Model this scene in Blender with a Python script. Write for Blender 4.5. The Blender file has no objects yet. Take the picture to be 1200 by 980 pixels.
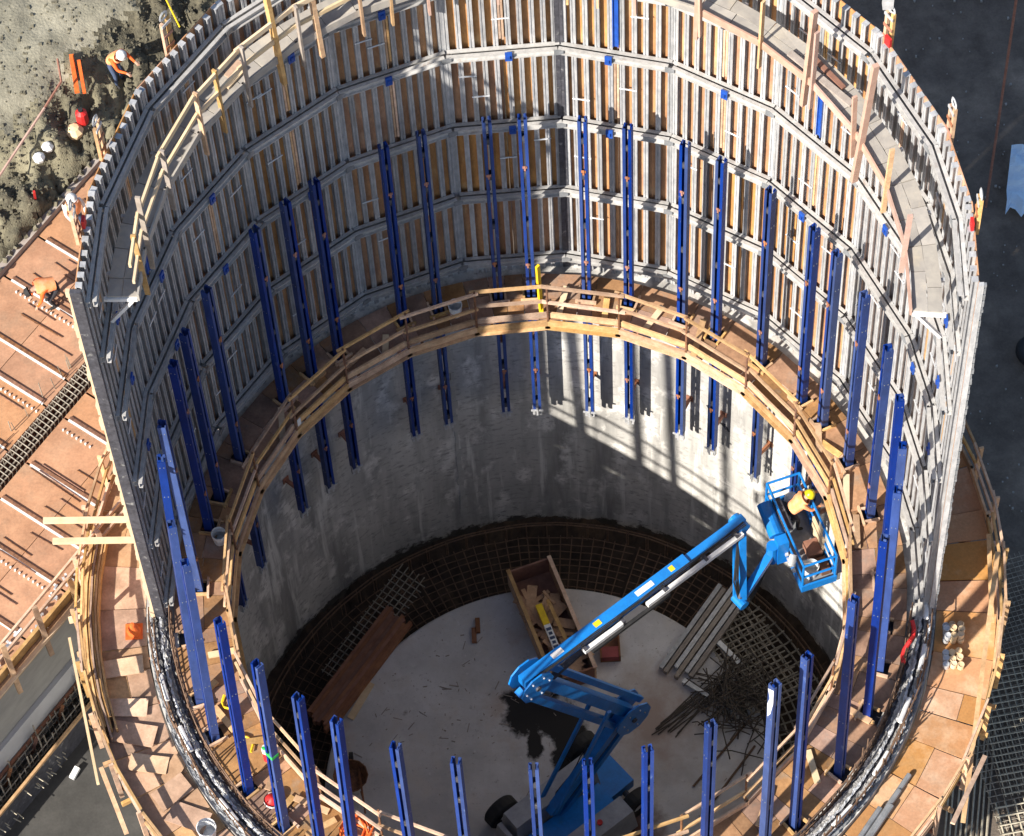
import bpy, math, random
from mathutils import Vector, noise as mnoise
R = math.radians
random.seed(7)
scene = bpy.context.scene
COL = scene.collection

# ------------------------------------------------------------------ camera, sky, sun, exposure
cam_data = bpy.data.cameras.new("camera")
cam_data.sensor_width = 36.0
cam_data.lens = 128.37
cam_data.clip_start = 1.0
cam_data.clip_end = 3000.0
cam = bpy.data.objects.new("camera", cam_data)
COL.objects.link(cam)
PITCH, PAN, ROLL = 1.05962921, -0.01019503, -0.06488618
fw = Vector((math.sin(PAN) * math.cos(PITCH), math.cos(PAN) * math.cos(PITCH), -math.sin(PITCH)))
rt = fw.cross(Vector((0, 0, 1))).normalized()
up = rt.cross(fw)
r2 = rt * math.cos(ROLL) + up * math.sin(ROLL)
u2 = -rt * math.sin(ROLL) + up * math.cos(ROLL)
from mathutils import Matrix
cam.matrix_world = Matrix(((r2.x, u2.x, -fw.x, 0.0), (r2.y, u2.y, -fw.y, -35.98), (r2.z, u2.z, -fw.z, 77.046), (0, 0, 0, 1)))
scene.camera = cam

SUN_AZ, SUN_EL = R(46), R(34)          # heading the light travels to, and elevation
world = bpy.data.worlds.new("World")
scene.world = world
world.use_nodes = True
wn = world.node_tree
wn.nodes.clear()
sky = wn.nodes.new("ShaderNodeTexSky")
sky.sky_type = 'NISHITA'
sky.sun_disc = False
sky.sun_elevation = SUN_EL
sky.sun_rotation = R(226)
bg = wn.nodes.new("ShaderNodeBackground")
bg.inputs[1].default_value = 0.085
wo = wn.nodes.new("ShaderNodeOutputWorld")
wn.links.new(sky.outputs[0], bg.inputs[0])
wn.links.new(bg.outputs[0], wo.inputs[0])
sl = bpy.data.lights.new("sun", 'SUN')
sl.energy = 5.0
sl.angle = R(0.65)
sl.color = (1.0, 0.93, 0.82)
sun = bpy.data.objects.new("sun", sl)
COL.objects.link(sun)
ldir = Vector((math.sin(SUN_AZ) * math.cos(SUN_EL), math.cos(SUN_AZ) * math.cos(SUN_EL), -math.sin(SUN_EL)))
sun.rotation_euler = ldir.to_track_quat('-Z', 'Y').to_euler()
sun.location = (-40, -40, 60)
scene.view_settings.view_transform = 'Standard'
scene.view_settings.look = 'None'
scene.view_settings.gamma = 1.0
scene.view_settings.exposure = 0.92
scene.cycles.max_bounces = 5

# ------------------------------------------------------------------ helpers
def cyl(r, az, z):
    a = R(az)
    return Vector((r * math.sin(a), r * math.cos(a), z))

class MB:
    def __init__(self):
        self.v = []; self.f = []
    def add(self, vs, fs):
        o = len(self.v)
        self.v += [tuple(p) for p in vs]
        self.f += [tuple(o + i for i in f) for f in fs]
        return self
    def hexa(self, p):          # 8 points: bottom ring 0-3, top ring 4-7
        return self.add(p, [(3, 2, 1, 0), (4, 5, 6, 7), (0, 1, 5, 4), (1, 2, 6, 5), (2, 3, 7, 6), (3, 0, 4, 7)])
    def box(self, x0, x1, y0, y1, z0, z1):
        return self.hexa([(x0, y0, z0), (x1, y0, z0), (x1, y1, z0), (x0, y1, z0), (x0, y0, z1), (x1, y0, z1), (x1, y1, z1), (x0, y1, z1)])
    def beam(self, a, b, w, h, upv=(0, 0, 1), roll=0.0):
        a = Vector(a); b = Vector(b); d = (b - a).normalized()
        u = Vector(upv)
        s = d.cross(u)
        if s.length < 1e-4:
            s = d.cross(Vector((1, 0, 0)))
        s.normalize(); u = s.cross(d)
        if roll:
            s, u = s * math.cos(roll) + u * math.sin(roll), u * math.cos(roll) - s * math.sin(roll)
        s = s * (w / 2); u = u * (h / 2)
        return self.hexa([a - s - u, a + s - u, b + s - u, b - s - u, a - s + u, a + s + u, b + s + u, b - s + u])
    def rod(self, a, b, r, n=5, r1=None):
        a = Vector(a); b = Vector(b); d = (b - a).normalized()
        s = d.cross(Vector((0, 0, 1)))
        if s.length < 1e-4:
            s = Vector((1, 0, 0))
        s.normalize(); u = s.cross(d)
        r1 = r if r1 is None else r1
        vs = []
        for P, q in ((a, r), (b, r1)):
            for i in range(n):
                t = 2 * math.pi * i / n
                vs.append(P + s * (q * math.cos(t)) + u * (q * math.sin(t)))
        fs = [(i, (i + 1) % n, n + (i + 1) % n, n + i) for i in range(n)]
        fs += [tuple(range(n - 1, -1, -1)), tuple(range(n, 2 * n))]
        return self.add(vs, fs)
    def path(self, pts, r, n=4):
        for a, b in zip(pts, pts[1:]):
            self.rod(a, b, r, n)
        return self
    def sector(self, r0, r1, z0, z1, a0, a1, jit=0.0):
        p = []
        for z in (z0, z1):
            for r, a in ((r0, a0), (r0, a1), (r1, a1), (r1, a0)):
                p.append(cyl(r, a, z))
        if jit:
            dz = [random.uniform(-jit, jit) for _ in range(4)]
            for i in range(4):
                p[i].z += dz[i]; p[i + 4].z += dz[i]
        p = [p[i] for i in (3, 2, 1, 0, 7, 6, 5, 4)]
        return self.hexa(p)
    def lathe(self, prof, n=24, c=(0, 0, 0), axis='z', a0=0, a1=360):
        full = abs(a1 - a0) >= 359.9
        m = n if full else n + 1
        vs = []
        for i in range(m):
            t = R(a0 + (a1 - a0) * i / n)
            for r, z in prof:
                x, y = r * math.sin(t), r * math.cos(t)
                q = (x, y, z) if axis == 'z' else ((z, x, y) if axis == 'x' else (x, z, y))
                vs.append((q[0] + c[0], q[1] + c[1], q[2] + c[2]))
        k = len(prof); fs = []
        for i in range(n):
            j = (i + 1) % m
            for q in range(k - 1):
                fs.append((i * k + q, i * k + q + 1, j * k + q + 1, j * k + q))
        return self.add(vs, fs)
    def mesh(self, name):
        me = bpy.data.meshes.new(name)
        me.from_pydata(self.v, [], self.f)
        me.validate(); me.update()
        return me

def link(name, me, mat, parent=None, world=True, smooth=False, loc=None):
    o = bpy.data.objects.new(name, me)
    COL.objects.link(o)
    if mat is not None and not me.materials:
        me.materials.append(mat)
    if smooth:
        me.polygons.foreach_set("use_smooth", [True] * len(me.polygons))
    if parent is not None:
        o.parent = parent
        if world:
            w = parent['_w'] if '_w' in parent else (0, 0, 0)
            o.location = (-w[0], -w[1], -w[2])
    if loc is not None:
        o.location = loc
    return o

def obj(name, mb, mat, parent=None, world=True, smooth=False, loc=None):
    return link(name, mb.mesh(name), mat, parent, world, smooth, loc)

ALLT = []
def tag(o, label, cat, group=None, kind=None):
    if label: o['label'] = label
    if cat: o['category'] = cat
    if group: o['group'] = group
    if kind: o['kind'] = kind
    return o
def thing(name, label, cat, loc=(0, 0, 0), rotz=0.0, group=None):
    o = bpy.data.objects.new(name, None)
    COL.objects.link(o)
    o.empty_display_size = 0.2
    o.location = loc; o.rotation_euler = (0, 0, rotz)
    o['_w'] = tuple(loc)
    ALLT.append(o)
    return tag(o, label, cat, group)
def struct(name, mb, mat, smooth=False):
    o = obj(name, mb, mat, smooth=smooth); o['kind'] = 'structure'; return o

ORD = ["", "first", "second", "third", "fourth", "fifth", "sixth", "seventh", "eighth", "ninth"]

# ------------------------------------------------------------------ materials
def mat(name, c, rough=0.8, metal=0.0, c2=None, scale=3.0, detail=6.0, lo=0.35, hi=0.65, objvar=0.0, bump=0.0, bscale=None,
        stretch=(1, 1, 1), c3=None, s3=0.6, lo3=0.55, hi3=0.75, spec=0.4, coat=0.0, grain=0.0):
    m = bpy.data.materials.new(name); m.use_nodes = True
    nt = m.node_tree; N = nt.nodes; L = nt.links
    bs = N["Principled BSDF"]
    bs.inputs["Roughness"].default_value = rough
    bs.inputs["Metallic"].default_value = metal
    bs.inputs["Specular IOR Level"].default_value = spec
    bs.inputs["Coat Weight"].default_value = coat
    tc = N.new("ShaderNodeTexCoord")
    mp = N.new("ShaderNodeMapping"); mp.inputs["Scale"].default_value = stretch
    oi = N.new("ShaderNodeObjectInfo")
    ad = N.new("ShaderNodeVectorMath"); ad.operation = 'MULTIPLY_ADD'
    L.new(tc.outputs["Object"], mp.inputs[0])
    cmb = N.new("ShaderNodeCombineXYZ")
    mu = N.new("ShaderNodeMath"); mu.operation = 'MULTIPLY'; mu.inputs[1].default_value = 37.0 if objvar else 0.0
    L.new(oi.outputs["Random"], mu.inputs[0])
    for i in range(3): L.new(mu.outputs[0], cmb.inputs[i])
    av = N.new("ShaderNodeVectorMath"); av.operation = 'ADD'
    L.new(mp.outputs[0], av.inputs[0]); L.new(cmb.outputs[0], av.inputs[1])
    def nz(sc, lo_, hi_, det=detail):
        n = N.new("ShaderNodeTexNoise"); n.inputs["Scale"].default_value = sc; n.inputs["Detail"].default_value = det
        n.inputs["Roughness"].default_value = 0.65
        L.new(av.outputs[0], n.inputs["Vector"])
        mr = N.new("ShaderNodeMapRange"); mr.inputs[1].default_value = lo_; mr.inputs[2].default_value = hi_
        L.new(n.outputs[0], mr.inputs[0])
        return mr.outputs[0], n.outputs[0]
    c2 = c2 or tuple(x * 0.72 for x in c)
    f, raw = nz(scale, lo, hi)
    mx = N.new("ShaderNodeMix"); mx.data_type = 'RGBA'
    mx.inputs[6].default_value = (*c, 1); mx.inputs[7].default_value = (*c2, 1)
    L.new(f, mx.inputs[0])
    col = mx.outputs[2]
    if c3:
        f3, _ = nz(s3, lo3, hi3)
        m3 = N.new("ShaderNodeMix"); m3.data_type = 'RGBA'
        L.new(f3, m3.inputs[0]); L.new(col, m3.inputs[6]); m3.inputs[7].default_value = (*c3, 1)
        col = m3.outputs[2]
    if objvar:
        hs = N.new("ShaderNodeHueSaturation")
        mr = N.new("ShaderNodeMapRange"); mr.inputs[3].default_value = 1 - objvar; mr.inputs[4].default_value = 1 + objvar
        L.new(oi.outputs["Random"], mr.inputs[0])
        m4 = N.new("ShaderNodeMath"); m4.operation = 'MULTIPLY'; m4.inputs[1].default_value = 7.31
        m5 = N.new("ShaderNodeMath"); m5.operation = 'FRACT'
        L.new(oi.outputs["Random"], m4.inputs[0]); L.new(m4.outputs[0], m5.inputs[0])
        mh = N.new("ShaderNodeMapRange"); mh.inputs[3].default_value = 0.5 - 0.035 * objvar; mh.inputs[4].default_value = 0.5 + 0.035 * objvar
        ms = N.new("ShaderNodeMapRange"); ms.inputs[3].default_value = 1 - objvar; ms.inputs[4].default_value = 1 + 0.5 * objvar
        L.new(m5.outputs[0], mh.inputs[0]); L.new(m5.outputs[0], ms.inputs[0])
        L.new(mr.outputs[0], hs.inputs["Value"]); L.new(mh.outputs[0], hs.inputs["Hue"]); L.new(ms.outputs[0], hs.inputs["Saturation"])
        L.new(col, hs.inputs["Color"]); col = hs.outputs[0]
    if grain:
        g1, _ = nz(17, .3, .7, 10); g2, _ = nz(1.7, .35, .65, 4)
        gm = N.new("ShaderNodeMath"); gm.operation = 'ADD'; L.new(g1, gm.inputs[0]); L.new(g2, gm.inputs[1])
        gr = N.new("ShaderNodeMapRange"); gr.inputs[2].default_value = 2; gr.inputs[3].default_value = 1 - grain; gr.inputs[4].default_value = 1 + grain
        L.new(gm.outputs[0], gr.inputs[0])
        gh = N.new("ShaderNodeHueSaturation"); L.new(gr.outputs[0], gh.inputs["Value"]); L.new(col, gh.inputs["Color"]); col = gh.outputs[0]
    L.new(col, bs.inputs["Base Color"])
    if bump:
        b = N.new("ShaderNodeBump"); b.inputs["Strength"].default_value = bump; b.inputs["Distance"].default_value = 0.03
        n = N.new("ShaderNodeTexNoise"); n.inputs["Scale"].default_value = bscale or scale * 4; n.inputs["Detail"].default_value = 8
        L.new(av.outputs[0], n.inputs["Vector"]); L.new(n.outputs[0], b.inputs["Height"]); L.new(b.outputs[0], bs.inputs["Normal"])
    m['bs'] = 1
    return m

M = {}
M['alu'] = mat("aluminium", (.49, .49, .50), .5, .15, (.33, .34, .36), 9, objvar=.14, c3=(.36, .33, .30), s3=2.2, lo3=.60, hi3=.75, stretch=(1, 1, .35), bump=.15, grain=.15)
M['alu_wale'] = mat("aluminium_wale", (.53, .52, .51), .5, .15, (.38, .375, .37), 7, objvar=.12, c3=(.38, .32, .28), s3=3.5, lo3=.62, hi3=.72)
M['dark_steel'] = mat("dark_steel", (.10, .10, .12), .6, .3, (.05, .05, .06), 8, c3=(.3, .3, .3), s3=5, lo3=.6, hi3=.7)
M['edge_steel'] = mat("edge_steel", (.28, .29, .31), .6, .2, (.18, .19, .2), 5)
M['form_ply'] = mat("form_plywood", (.54, .275, .12), .75, 0, (.36, .17, .08), 2.0, objvar=.17, c3=(.52, .34, .19), s3=1.3, stretch=(1.5, 1, .5), grain=.28)
M['deck_ply'] = mat("deck_plywood", (.52, .32, .19), .85, 0, (.38, .22, .12), 2.2, objvar=.22, c3=(.30, .19, .11), s3=1.3, lo3=.56, hi3=.68, stretch=(1, 1, 1), bump=.1, grain=.28)
M['deck_gold'] = mat("golden_plywood", (.49, .255, .105), .8, 0, (.39, .185, .07), 1.7, objvar=.16, c3=(.55, .35, .20), s3=.9, lo3=.5, hi3=.66, bump=.1, grain=.28)
M['ring_ply'] = mat("platform_plywood", (.36, .20, .11), .85, 0, (.25, .13, .07), 3.0, objvar=.28, c3=(.30, .24, .19), s3=1.5, bump=.1, grain=.28)
M['slab_ply'] = mat("slab_form_plywood", (.46, .25, .14), .7, 0, (.38, .195, .105), 1.2, objvar=.07, c3=(.33, .21, .13), s3=.9, lo3=.52, hi3=.75, grain=.28)
M['timber'] = mat("new_timber", (.58, .37, .20), .8, 0, (.43, .25, .125), 4, objvar=.30, stretch=(1, 1, 1), c3=(.38, .21, .10), s3=2.5, grain=.28)
M['timber_pale'] = mat("pale_timber", (.72, .56, .36), .8, 0, (.62, .46, .28), 4, objvar=.1)
M['ply_pale'] = mat("pale_plywood", (.60, .42, .28), .85, 0, (.50, .33, .21), 3, objvar=.12, c3=(.40, .27, .18), s3=2, grain=.28)
M['timber_grey'] = mat("weathered_timber", (.36, .31, .27), .85, 0, (.25, .21, .18), 4, objvar=.18)
M['timber_brown'] = mat("brown_planks", (.27, .12, .065), .8, 0, (.18, .075, .045), 3, objvar=.2)
M['timber_pink'] = mat("pinkish_timber", (.52, .34, .27), .8, 0, (.42, .26, .2), 4, objvar=.12)
M['walk_deck'] = mat("grey_walk_boards", (.40, .37, .33), .85, 0, (.30, .28, .26), 3, objvar=.12, c3=(.48, .42, .33), s3=1.3)
M['blue'] = mat("blue_post_paint", (.011, .046, .235), .52, 0, (.008, .032, .16), 3, objvar=.2, c3=(.10, .15, .30), s3=4.5, lo3=.66, hi3=.74, spec=.3, stretch=(1, 1, .4), grain=.12)
M['blue_clamp'] = mat("blue_clamp_paint", (.02, .09, .42), .4, 0, (.015, .06, .3), 6)
M['lift'] = mat("lift_blue_paint", (.008, .20, .62), .35, 0, (.008, .16, .5), 4, spec=.5, c3=(.03, .17, .42), s3=2.0, lo3=.6, hi3=.75, grain=.15)
M['lift_grey'] = mat("lift_grey_hood", (.36, .37, .40), .5, 0, (.28, .29, .31), 3, grain=.15)
M['white'] = mat("white_paint", (.80, .80, .80), .45, 0, (.66, .66, .65), 6)
M['black'] = mat("black_rubber", (.025, .025, .027), .75, 0, (.015, .015, .016), 8)
M['rust'] = mat("rusty_steel", (.26, .12, .06), .85, 0, (.11, .05, .03), 12, objvar=.15)
M['orange_tie'] = mat("orange_primer_plates", (.40, .17, .10), .7, 0, (.28, .11, .06), 8, objvar=.2)
M['galv'] = mat("galvanised_steel", (.62, .63, .65), .45, .3, (.45, .46, .48), 8)
M['rebar'] = mat("dark_rebar", (.20, .12, .075), .85, 0, (.11, .07, .05), 10)
M['rebar_grey'] = mat("grey_rebar", (.36, .32, .26), .8, 0, (.17, .15, .12), 10)
M['rebar_pale'] = mat("pale_rebar_mesh", (.46, .42, .33), .8, 0, (.33, .29, .22), 10)
M['orange'] = mat("orange_fabric", (.85, .17, .03), .8, 0, (.65, .10, .02), 5)
M['red'] = mat("red_plastic", (.62, .03, .03), .5, 0, (.48, .02, .02), 5)
M['yellow'] = mat("yellow_paint", (.85, .60, .02), .5, 0, (.70, .46, .02), 6)
M['green'] = mat("green_webbing", (.04, .55, .10), .6)
M['skin'] = mat("skin", (.52, .30, .21), .6)
M['denim'] = mat("denim_cloth", (.07, .10, .18), .9)
M['dark_cloth'] = mat("dark_cloth", (.035, .035, .045), .9)
M['hivis'] = mat("hivis_orange_cloth", (.90, .30, .10), .8, 0, (.9, .42, .22), 9)
M['helmet_white'] = mat("white_helmet", (.8, .8, .8), .35)
M['helmet_yellow'] = mat("yellow_helmet", (.85, .70, .02), .35)
M['tarp'] = mat("pale_blue_tarp", (.62, .78, .92), .5, 0, (.50, .68, .86), 2.5, bump=.4, bscale=5)
M['pit_soil'] = mat("dark_pit_soil", (.075, .052, .038), .95, 0, (.04, .03, .023), 3, bump=.8, bscale=7, c3=(.12, .08, .05), s3=1.2)
M['wet_line'] = M['pit_soil']
M['gravel'] = mat("gravel_bank", (.13, .118, .082), .95, 0, (.06, .055, .04), 9, bump=1.0, bscale=26, c3=(.24, .22, .15), s3=.30, lo3=.45, hi3=.6)
M['rubble'] = mat("rubble_stone", (.19, .175, .125), .95, 0, (.10, .09, .065), 6)
M['ground'] = mat("dark_ground", (.165, .135, .11), .95, 0, (.105, .085, .07), 1.2, bump=.8, bscale=10, c3=(.26, .21, .165), s3=.35, lo3=.5, hi3=.7, grain=.28)
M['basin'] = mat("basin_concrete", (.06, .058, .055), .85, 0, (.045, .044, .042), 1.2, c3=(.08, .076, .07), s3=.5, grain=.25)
M['side_wall'] = mat("side_wall_concrete", (.34, .33, .31), .85, 0, (.27, .265, .25), 1.6, stretch=(1, 1, 2))
M['ledge'] = mat("pale_ledge_concrete", (.52, .52, .53), .85, 0, (.44, .44, .45), 1.5)
M['strip'] = mat('dusty_metal_strip', (.46, .45, .44), .5, .2, (.16, .155, .15), 3.5, c3=(.62, .60, .58), s3=2.0, lo3=.55, hi3=.65)
M['plastic'] = mat("crumpled_grey_plastic", (.36, .36, .37), .38, 0, (.12, .12, .125), 5, bump=.9, bscale=9, spec=.5)

def wall_material():
    m = bpy.data.materials.new("tank_wall_concrete"); m.use_nodes = True
    nt = m.node_tree; N = nt.nodes; L = nt.links; bs = N["Principled BSDF"]
    bs.inputs["Roughness"].default_value = .85; bs.inputs["Specular IOR Level"].default_value = .3
    tc = N.new("ShaderNodeTexCoord")
    def noise(sc, st, lo, hi, det=7):
        mp = N.new("ShaderNodeMapping"); mp.inputs["Scale"].default_value = st
        n = N.new("ShaderNodeTexNoise"); n.inputs["Scale"].default_value = sc; n.inputs["Detail"].default_value = det; n.inputs["Roughness"].default_value = .6
        L.new(tc.outputs["Object"], mp.inputs[0]); L.new(mp.outputs[0], n.inputs["Vector"])
        r = N.new("ShaderNodeMapRange"); r.inputs[1].default_value = lo; r.inputs[2].default_value = hi
        L.new(n.outputs[0], r.inputs[0]); return r.outputs[0]
    col = None
    def mix(f, a, b):
        x = N.new("ShaderNodeMix"); x.data_type = 'RGBA'; L.new(f, x.inputs[0])
        if isinstance(a, tuple): x.inputs[6].default_value = (*a, 1)
        else: L.new(a, x.inputs[6])
        x.inputs[7].default_value = (*b, 1); return x.outputs[2]
    col = mix(noise(.42, (1, 1, .7), .38, .62), (.58, .565, .535), (.42, .41, .395))
    col = mix(noise(1.3, (1, 1, .10), .48, .66), col, (.27, .265, .255))
    col = mix(noise(1.9, (1, 1, .5), .53, .66), col, (.72, .70, .67))
    col = mix(noise(5, (1, 1, 1.6), .53, .66), col, (.31, .30, .29))
    col = mix(noise(3.2, (1, 1, .06), .57, .66), col, (.66, .65, .62))
    col = mix(noise(16, (1, 1, 1), .66, .72), col, (.17, .165, .16))
    sx = N.new("ShaderNodeSeparateXYZ"); L.new(tc.outputs["Object"], sx.inputs[0])
    wv = N.new("ShaderNodeMath"); wv.operation = 'PINGPONG'; wv.inputs[1].default_value = 1.22; L.new(sx.outputs[2], wv.inputs[0])
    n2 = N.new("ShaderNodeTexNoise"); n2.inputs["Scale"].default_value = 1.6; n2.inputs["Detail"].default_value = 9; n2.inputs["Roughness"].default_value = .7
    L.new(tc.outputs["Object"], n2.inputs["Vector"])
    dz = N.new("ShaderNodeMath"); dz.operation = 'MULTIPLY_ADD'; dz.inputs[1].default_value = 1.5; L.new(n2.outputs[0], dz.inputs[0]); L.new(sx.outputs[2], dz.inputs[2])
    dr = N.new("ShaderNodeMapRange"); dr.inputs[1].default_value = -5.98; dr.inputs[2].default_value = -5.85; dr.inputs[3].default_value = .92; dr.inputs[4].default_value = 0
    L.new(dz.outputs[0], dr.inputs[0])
    lr = N.new("ShaderNodeMapRange"); lr.inputs[1].default_value = 0; lr.inputs[2].default_value = .03; lr.inputs[3].default_value = .45; lr.inputs[4].default_value = 0
    L.new(wv.outputs[0], lr.inputs[0])
    col = mix(lr.outputs[0], col, (.26, .255, .25))
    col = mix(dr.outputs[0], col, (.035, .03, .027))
    L.new(col, bs.inputs["Base Color"])
    b = N.new("ShaderNodeBump"); b.inputs["Strength"].default_value = .25; b.inputs["Distance"].default_value = .03
    n = N.new("ShaderNodeTexNoise"); n.inputs["Scale"].default_value = 6; n.inputs["Detail"].default_value = 8
    L.new(tc.outputs["Object"], n.inputs["Vector"]); L.new(n.outputs[0], b.inputs["Height"]); L.new(b.outputs[0], bs.inputs["Normal"])
    return m
M['wall'] = wall_material()

def slab_material():
    m = bpy.data.materials.new("tank_floor_concrete"); m.use_nodes = True
    nt = m.node_tree; N = nt.nodes; L = nt.links; bs = N["Principled BSDF"]
    bs.inputs["Roughness"].default_value = .8; bs.inputs["Specular IOR Level"].default_value = .35
    tc = N.new("ShaderNodeTexCoord")
    def noise(sc, lo, hi, det=8, off=(0, 0, 0)):
        mp = N.new("ShaderNodeMapping"); mp.inputs["Location"].default_value = off
        n = N.new("ShaderNodeTexNoise"); n.inputs["Scale"].default_value = sc; n.inputs["Detail"].default_value = det; n.inputs["Roughness"].default_value = .65
        L.new(tc.outputs["Object"], mp.inputs[0]); L.new(mp.outputs[0], n.inputs["Vector"])
        r = N.new("ShaderNodeMapRange"); r.inputs[1].default_value = lo; r.inputs[2].default_value = hi
        L.new(n.outputs[0], r.inputs[0]); return r.outputs[0], n.outputs[0]
    def mix(f, a, b):
        x = N.new("ShaderNodeMix"); x.data_type = 'RGBA'; L.new(f, x.inputs[0])
        if isinstance(a, tuple): x.inputs[6].default_value = (*a, 1)
        else: L.new(a, x.inputs[6])
        x.inputs[7].default_value = (*b, 1); return x.outputs[2]
    col = mix(noise(.6, .38, .62)[0], (.60, .58, .575), (.44, .425, .42))
    col = mix(noise(1.6, .5, .7, off=(1, 6, 0))[0], col, (.53, .49, .46))
    col = mix(noise(30, .60, .72, off=(1, 9, 0))[0], col, (.30, .285, .28))
    col = mix(noise(2.5, .62, .74, off=(3, 1, 0))[0], col, (.28, .25, .235))
    col = mix(noise(.45, .58, .68, off=(9, 4, 0))[0], col, (.44, .37, .33))
    col = mix(noise(11, .60, .68, off=(2, 8, 0))[0], col, (.36, .34, .335))
    col = mix(noise(3.5, .62, .70, off=(6, 8, 0))[0], col, (.62, .60, .59))
    col = mix(noise(7, .68, .72, off=(5, 7, 0))[0], col, (.10, .09, .085))
    # spills: dark oil patch with a tail, rust patch by the lift
    raw = noise(2.2, 0, 1, off=(2, 2, 2))[1]
    raw2 = noise(1.3, 0, 1, off=(7, 2, 2))[1]
    def spot(cx, cy, sx, sy, r0, r1, amp):
        mp = N.new("ShaderNodeMapping"); mp.vector_type = 'POINT'
        mp.inputs["Location"].default_value = (-cx / sx, -cy / sy, 0); mp.inputs["Scale"].default_value = (1 / sx, 1 / sy, 0)
        L.new(tc.outputs["Object"], mp.inputs[0])
        ln = N.new("ShaderNodeVectorMath"); ln.operation = 'LENGTH'; L.new(mp.outputs[0], ln.inputs[0])
        a = N.new("ShaderNodeMath"); a.operation = 'MULTIPLY_ADD'; L.new(raw, a.inputs[0]); a.inputs[1].default_value = amp
        L.new(ln.outputs["Value"], a.inputs[2])
        r = N.new("ShaderNodeMapRange"); r.inputs[1].default_value = r0 + amp * .5; r.inputs[2].default_value = r1 + amp * .5
        r.inputs[3].default_value = 1; r.inputs[4].default_value = 0
        L.new(a.outputs[0], r.inputs[0]); return r.outputs[0]
    for cx, cy, sx, sy in ((-.42, 2.35, .80, .92), (.55, 1.0, .5, 1.5), (.2, 1.9, .7, .6), (-.35, 1.3, .25, .5)):
        col = mix(spot(cx, cy, sx, sy, .75, 1.0, 1.5), col, (.022, .02, .02))
    col = mix(spot(2.0, -1.3, .8, 1.2, .4, 1.1, 1.6), col, (.12, .06, .045))
    col = mix(spot(2.6, 1.7, 1.3, 1.6, .2, 1.2, 1.6), col, (.36, .28, .24))
    L.new(col, bs.inputs["Base Color"])
    b = N.new("ShaderNodeBump"); b.inputs["Strength"].default_value = .2; b.inputs["Distance"].default_value = .03
    L.new(raw2, b.inputs["Height"]); L.new(b.outputs[0], bs.inputs["Normal"])
    return m
M['slab'] = slab_material()

# ================================================================== SETTING
CX = 0.0
WR0, WR1, WTOP = 8.0, 8.66, 5.2
FLOOR = -6.0
# --- ground sheet with a hole for the tank
def ground():
    mb = MB(); rr = [8.62, 9.5, 11, 13, 16, 20, 26, 36, 60, 120, 300, 900]; n = 96
    vs = []
    for i, r in enumerate(rr):
        for k in range(n):
            p = cyl(r, 360 * k / n, 0)
            z = -0.06
            if 9 < r < 40:
                z += 0.16 * (mnoise.noise(Vector((p.x * .35, p.y * .35, 3))) - .1)
            vs.append((p.x, p.y, z))
    fs = []
    for i in range(len(rr) - 1):
        for k in range(n):
            j = (k + 1) % n
            fs.append((i * n + k, (i + 1) * n + k, (i + 1) * n + j, i * n + j))
    mb.add(vs, fs)
    return struct('ground', mb, M['ground'], smooth=True)
ground()

# --- tank floor slab and the earth pit round it
mb = MB(); mb.lathe([(0.001, FLOOR), (5.55, FLOOR), (5.60, FLOOR - .03), (5.60, FLOOR - .9)], 128)
struct('tank_floor', mb, M['slab'])
def pit():
    mb = MB(); n = 720; rr = [5.3, 5.7, 6.2, 6.7, 7.2, 7.55, 7.80, 8.03]
    vs = []
    for i, r in enumerate(rr):
        for k in range(n):
            az = 360 * k / n
            p = cyl(r, az, 0)
            q = Vector((p.x * 1.1, p.y * 1.1, 5))
            z = -7.4 + .18 * mnoise.fractal(q, 1.0, 2.0, 4)
            if r > 7.2:
                climb = .30 + .16 * mnoise.noise(Vector((p.x * .8, p.y * .8, 1))) + .09 * mnoise.fractal(Vector((p.x * 3, p.y * 3, 1)), .8, 2.1, 4)
                z += max(0.02, climb) * ((r - 7.2) / .7) ** 1.5 * 1.5
            vs.append((p.x, p.y, z))
    fs = []
    for i in range(len(rr) - 1):
        for k in range(n):
            j = (k + 1) % n
            fs.append((i * n + k, (i + 1) * n + k, (i + 1) * n + j, i * n + j))
    mb.add(vs, fs)
    struct('footing_pit', mb, M['pit_soil'])
pit()

# --- gravel bank upper left
DO = Vector((-8.98, 2.83)); DE = Vector((.611, .7916)); DN = Vector((-.7916, .611))
def den(x, y):
    d = Vector((x, y)) - DO
    return d.dot(DE), d.dot(DN)
def dk(e, n, z):
    p = DO + DE * e + DN * n
    return Vector((p.x, p.y, z))
def smooth(a, b, x):
    t = min(1, max(0, (x - a) / (b - a))); return t * t * (3 - 2 * t)
def bank_z(x, y):
    d = (x + 10.6) * -.72 + (y - 13.5) * .69
    d += 1.1 * mnoise.noise(Vector((x * .3, y * .3, 0)))
    z = 3.3 + (5.9 - 3.3) * smooth(-4, 1.6, d) + .05 * max(0, min(20, d))
    rough = smooth(-6, -1, d) * (1 - smooth(-.3, 1.0, d))
    z += .42 * rough * mnoise.fractal(Vector((x * 1.7 + y * .5, y * .75 - x * .3, 2)), .9, 2.1, 5)
    z += .06 * mnoise.fractal(Vector((x * 1.2, y * 1.2, 7)), .8, 2.1, 4)
    z += (.02 + .23 * (1 - smooth(-.8, 1.0, d))) * mnoise.fractal(Vector((x * 4.2 + y * .8, y * 1.3 - x * .2, 4)), .6, 2.2, 4)
    e, n = den(x, y)
    z = z + (-.6 - z) * (1 - smooth(6.5, 6.6, n)) if e < 14 else z
    z = z + (-.6 - z) * smooth(-4.5, 1.5, x)
    z = z + (-.6 - z) * (1 - smooth(8.75, 9.1, math.hypot(x, y)))
    return z
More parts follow.
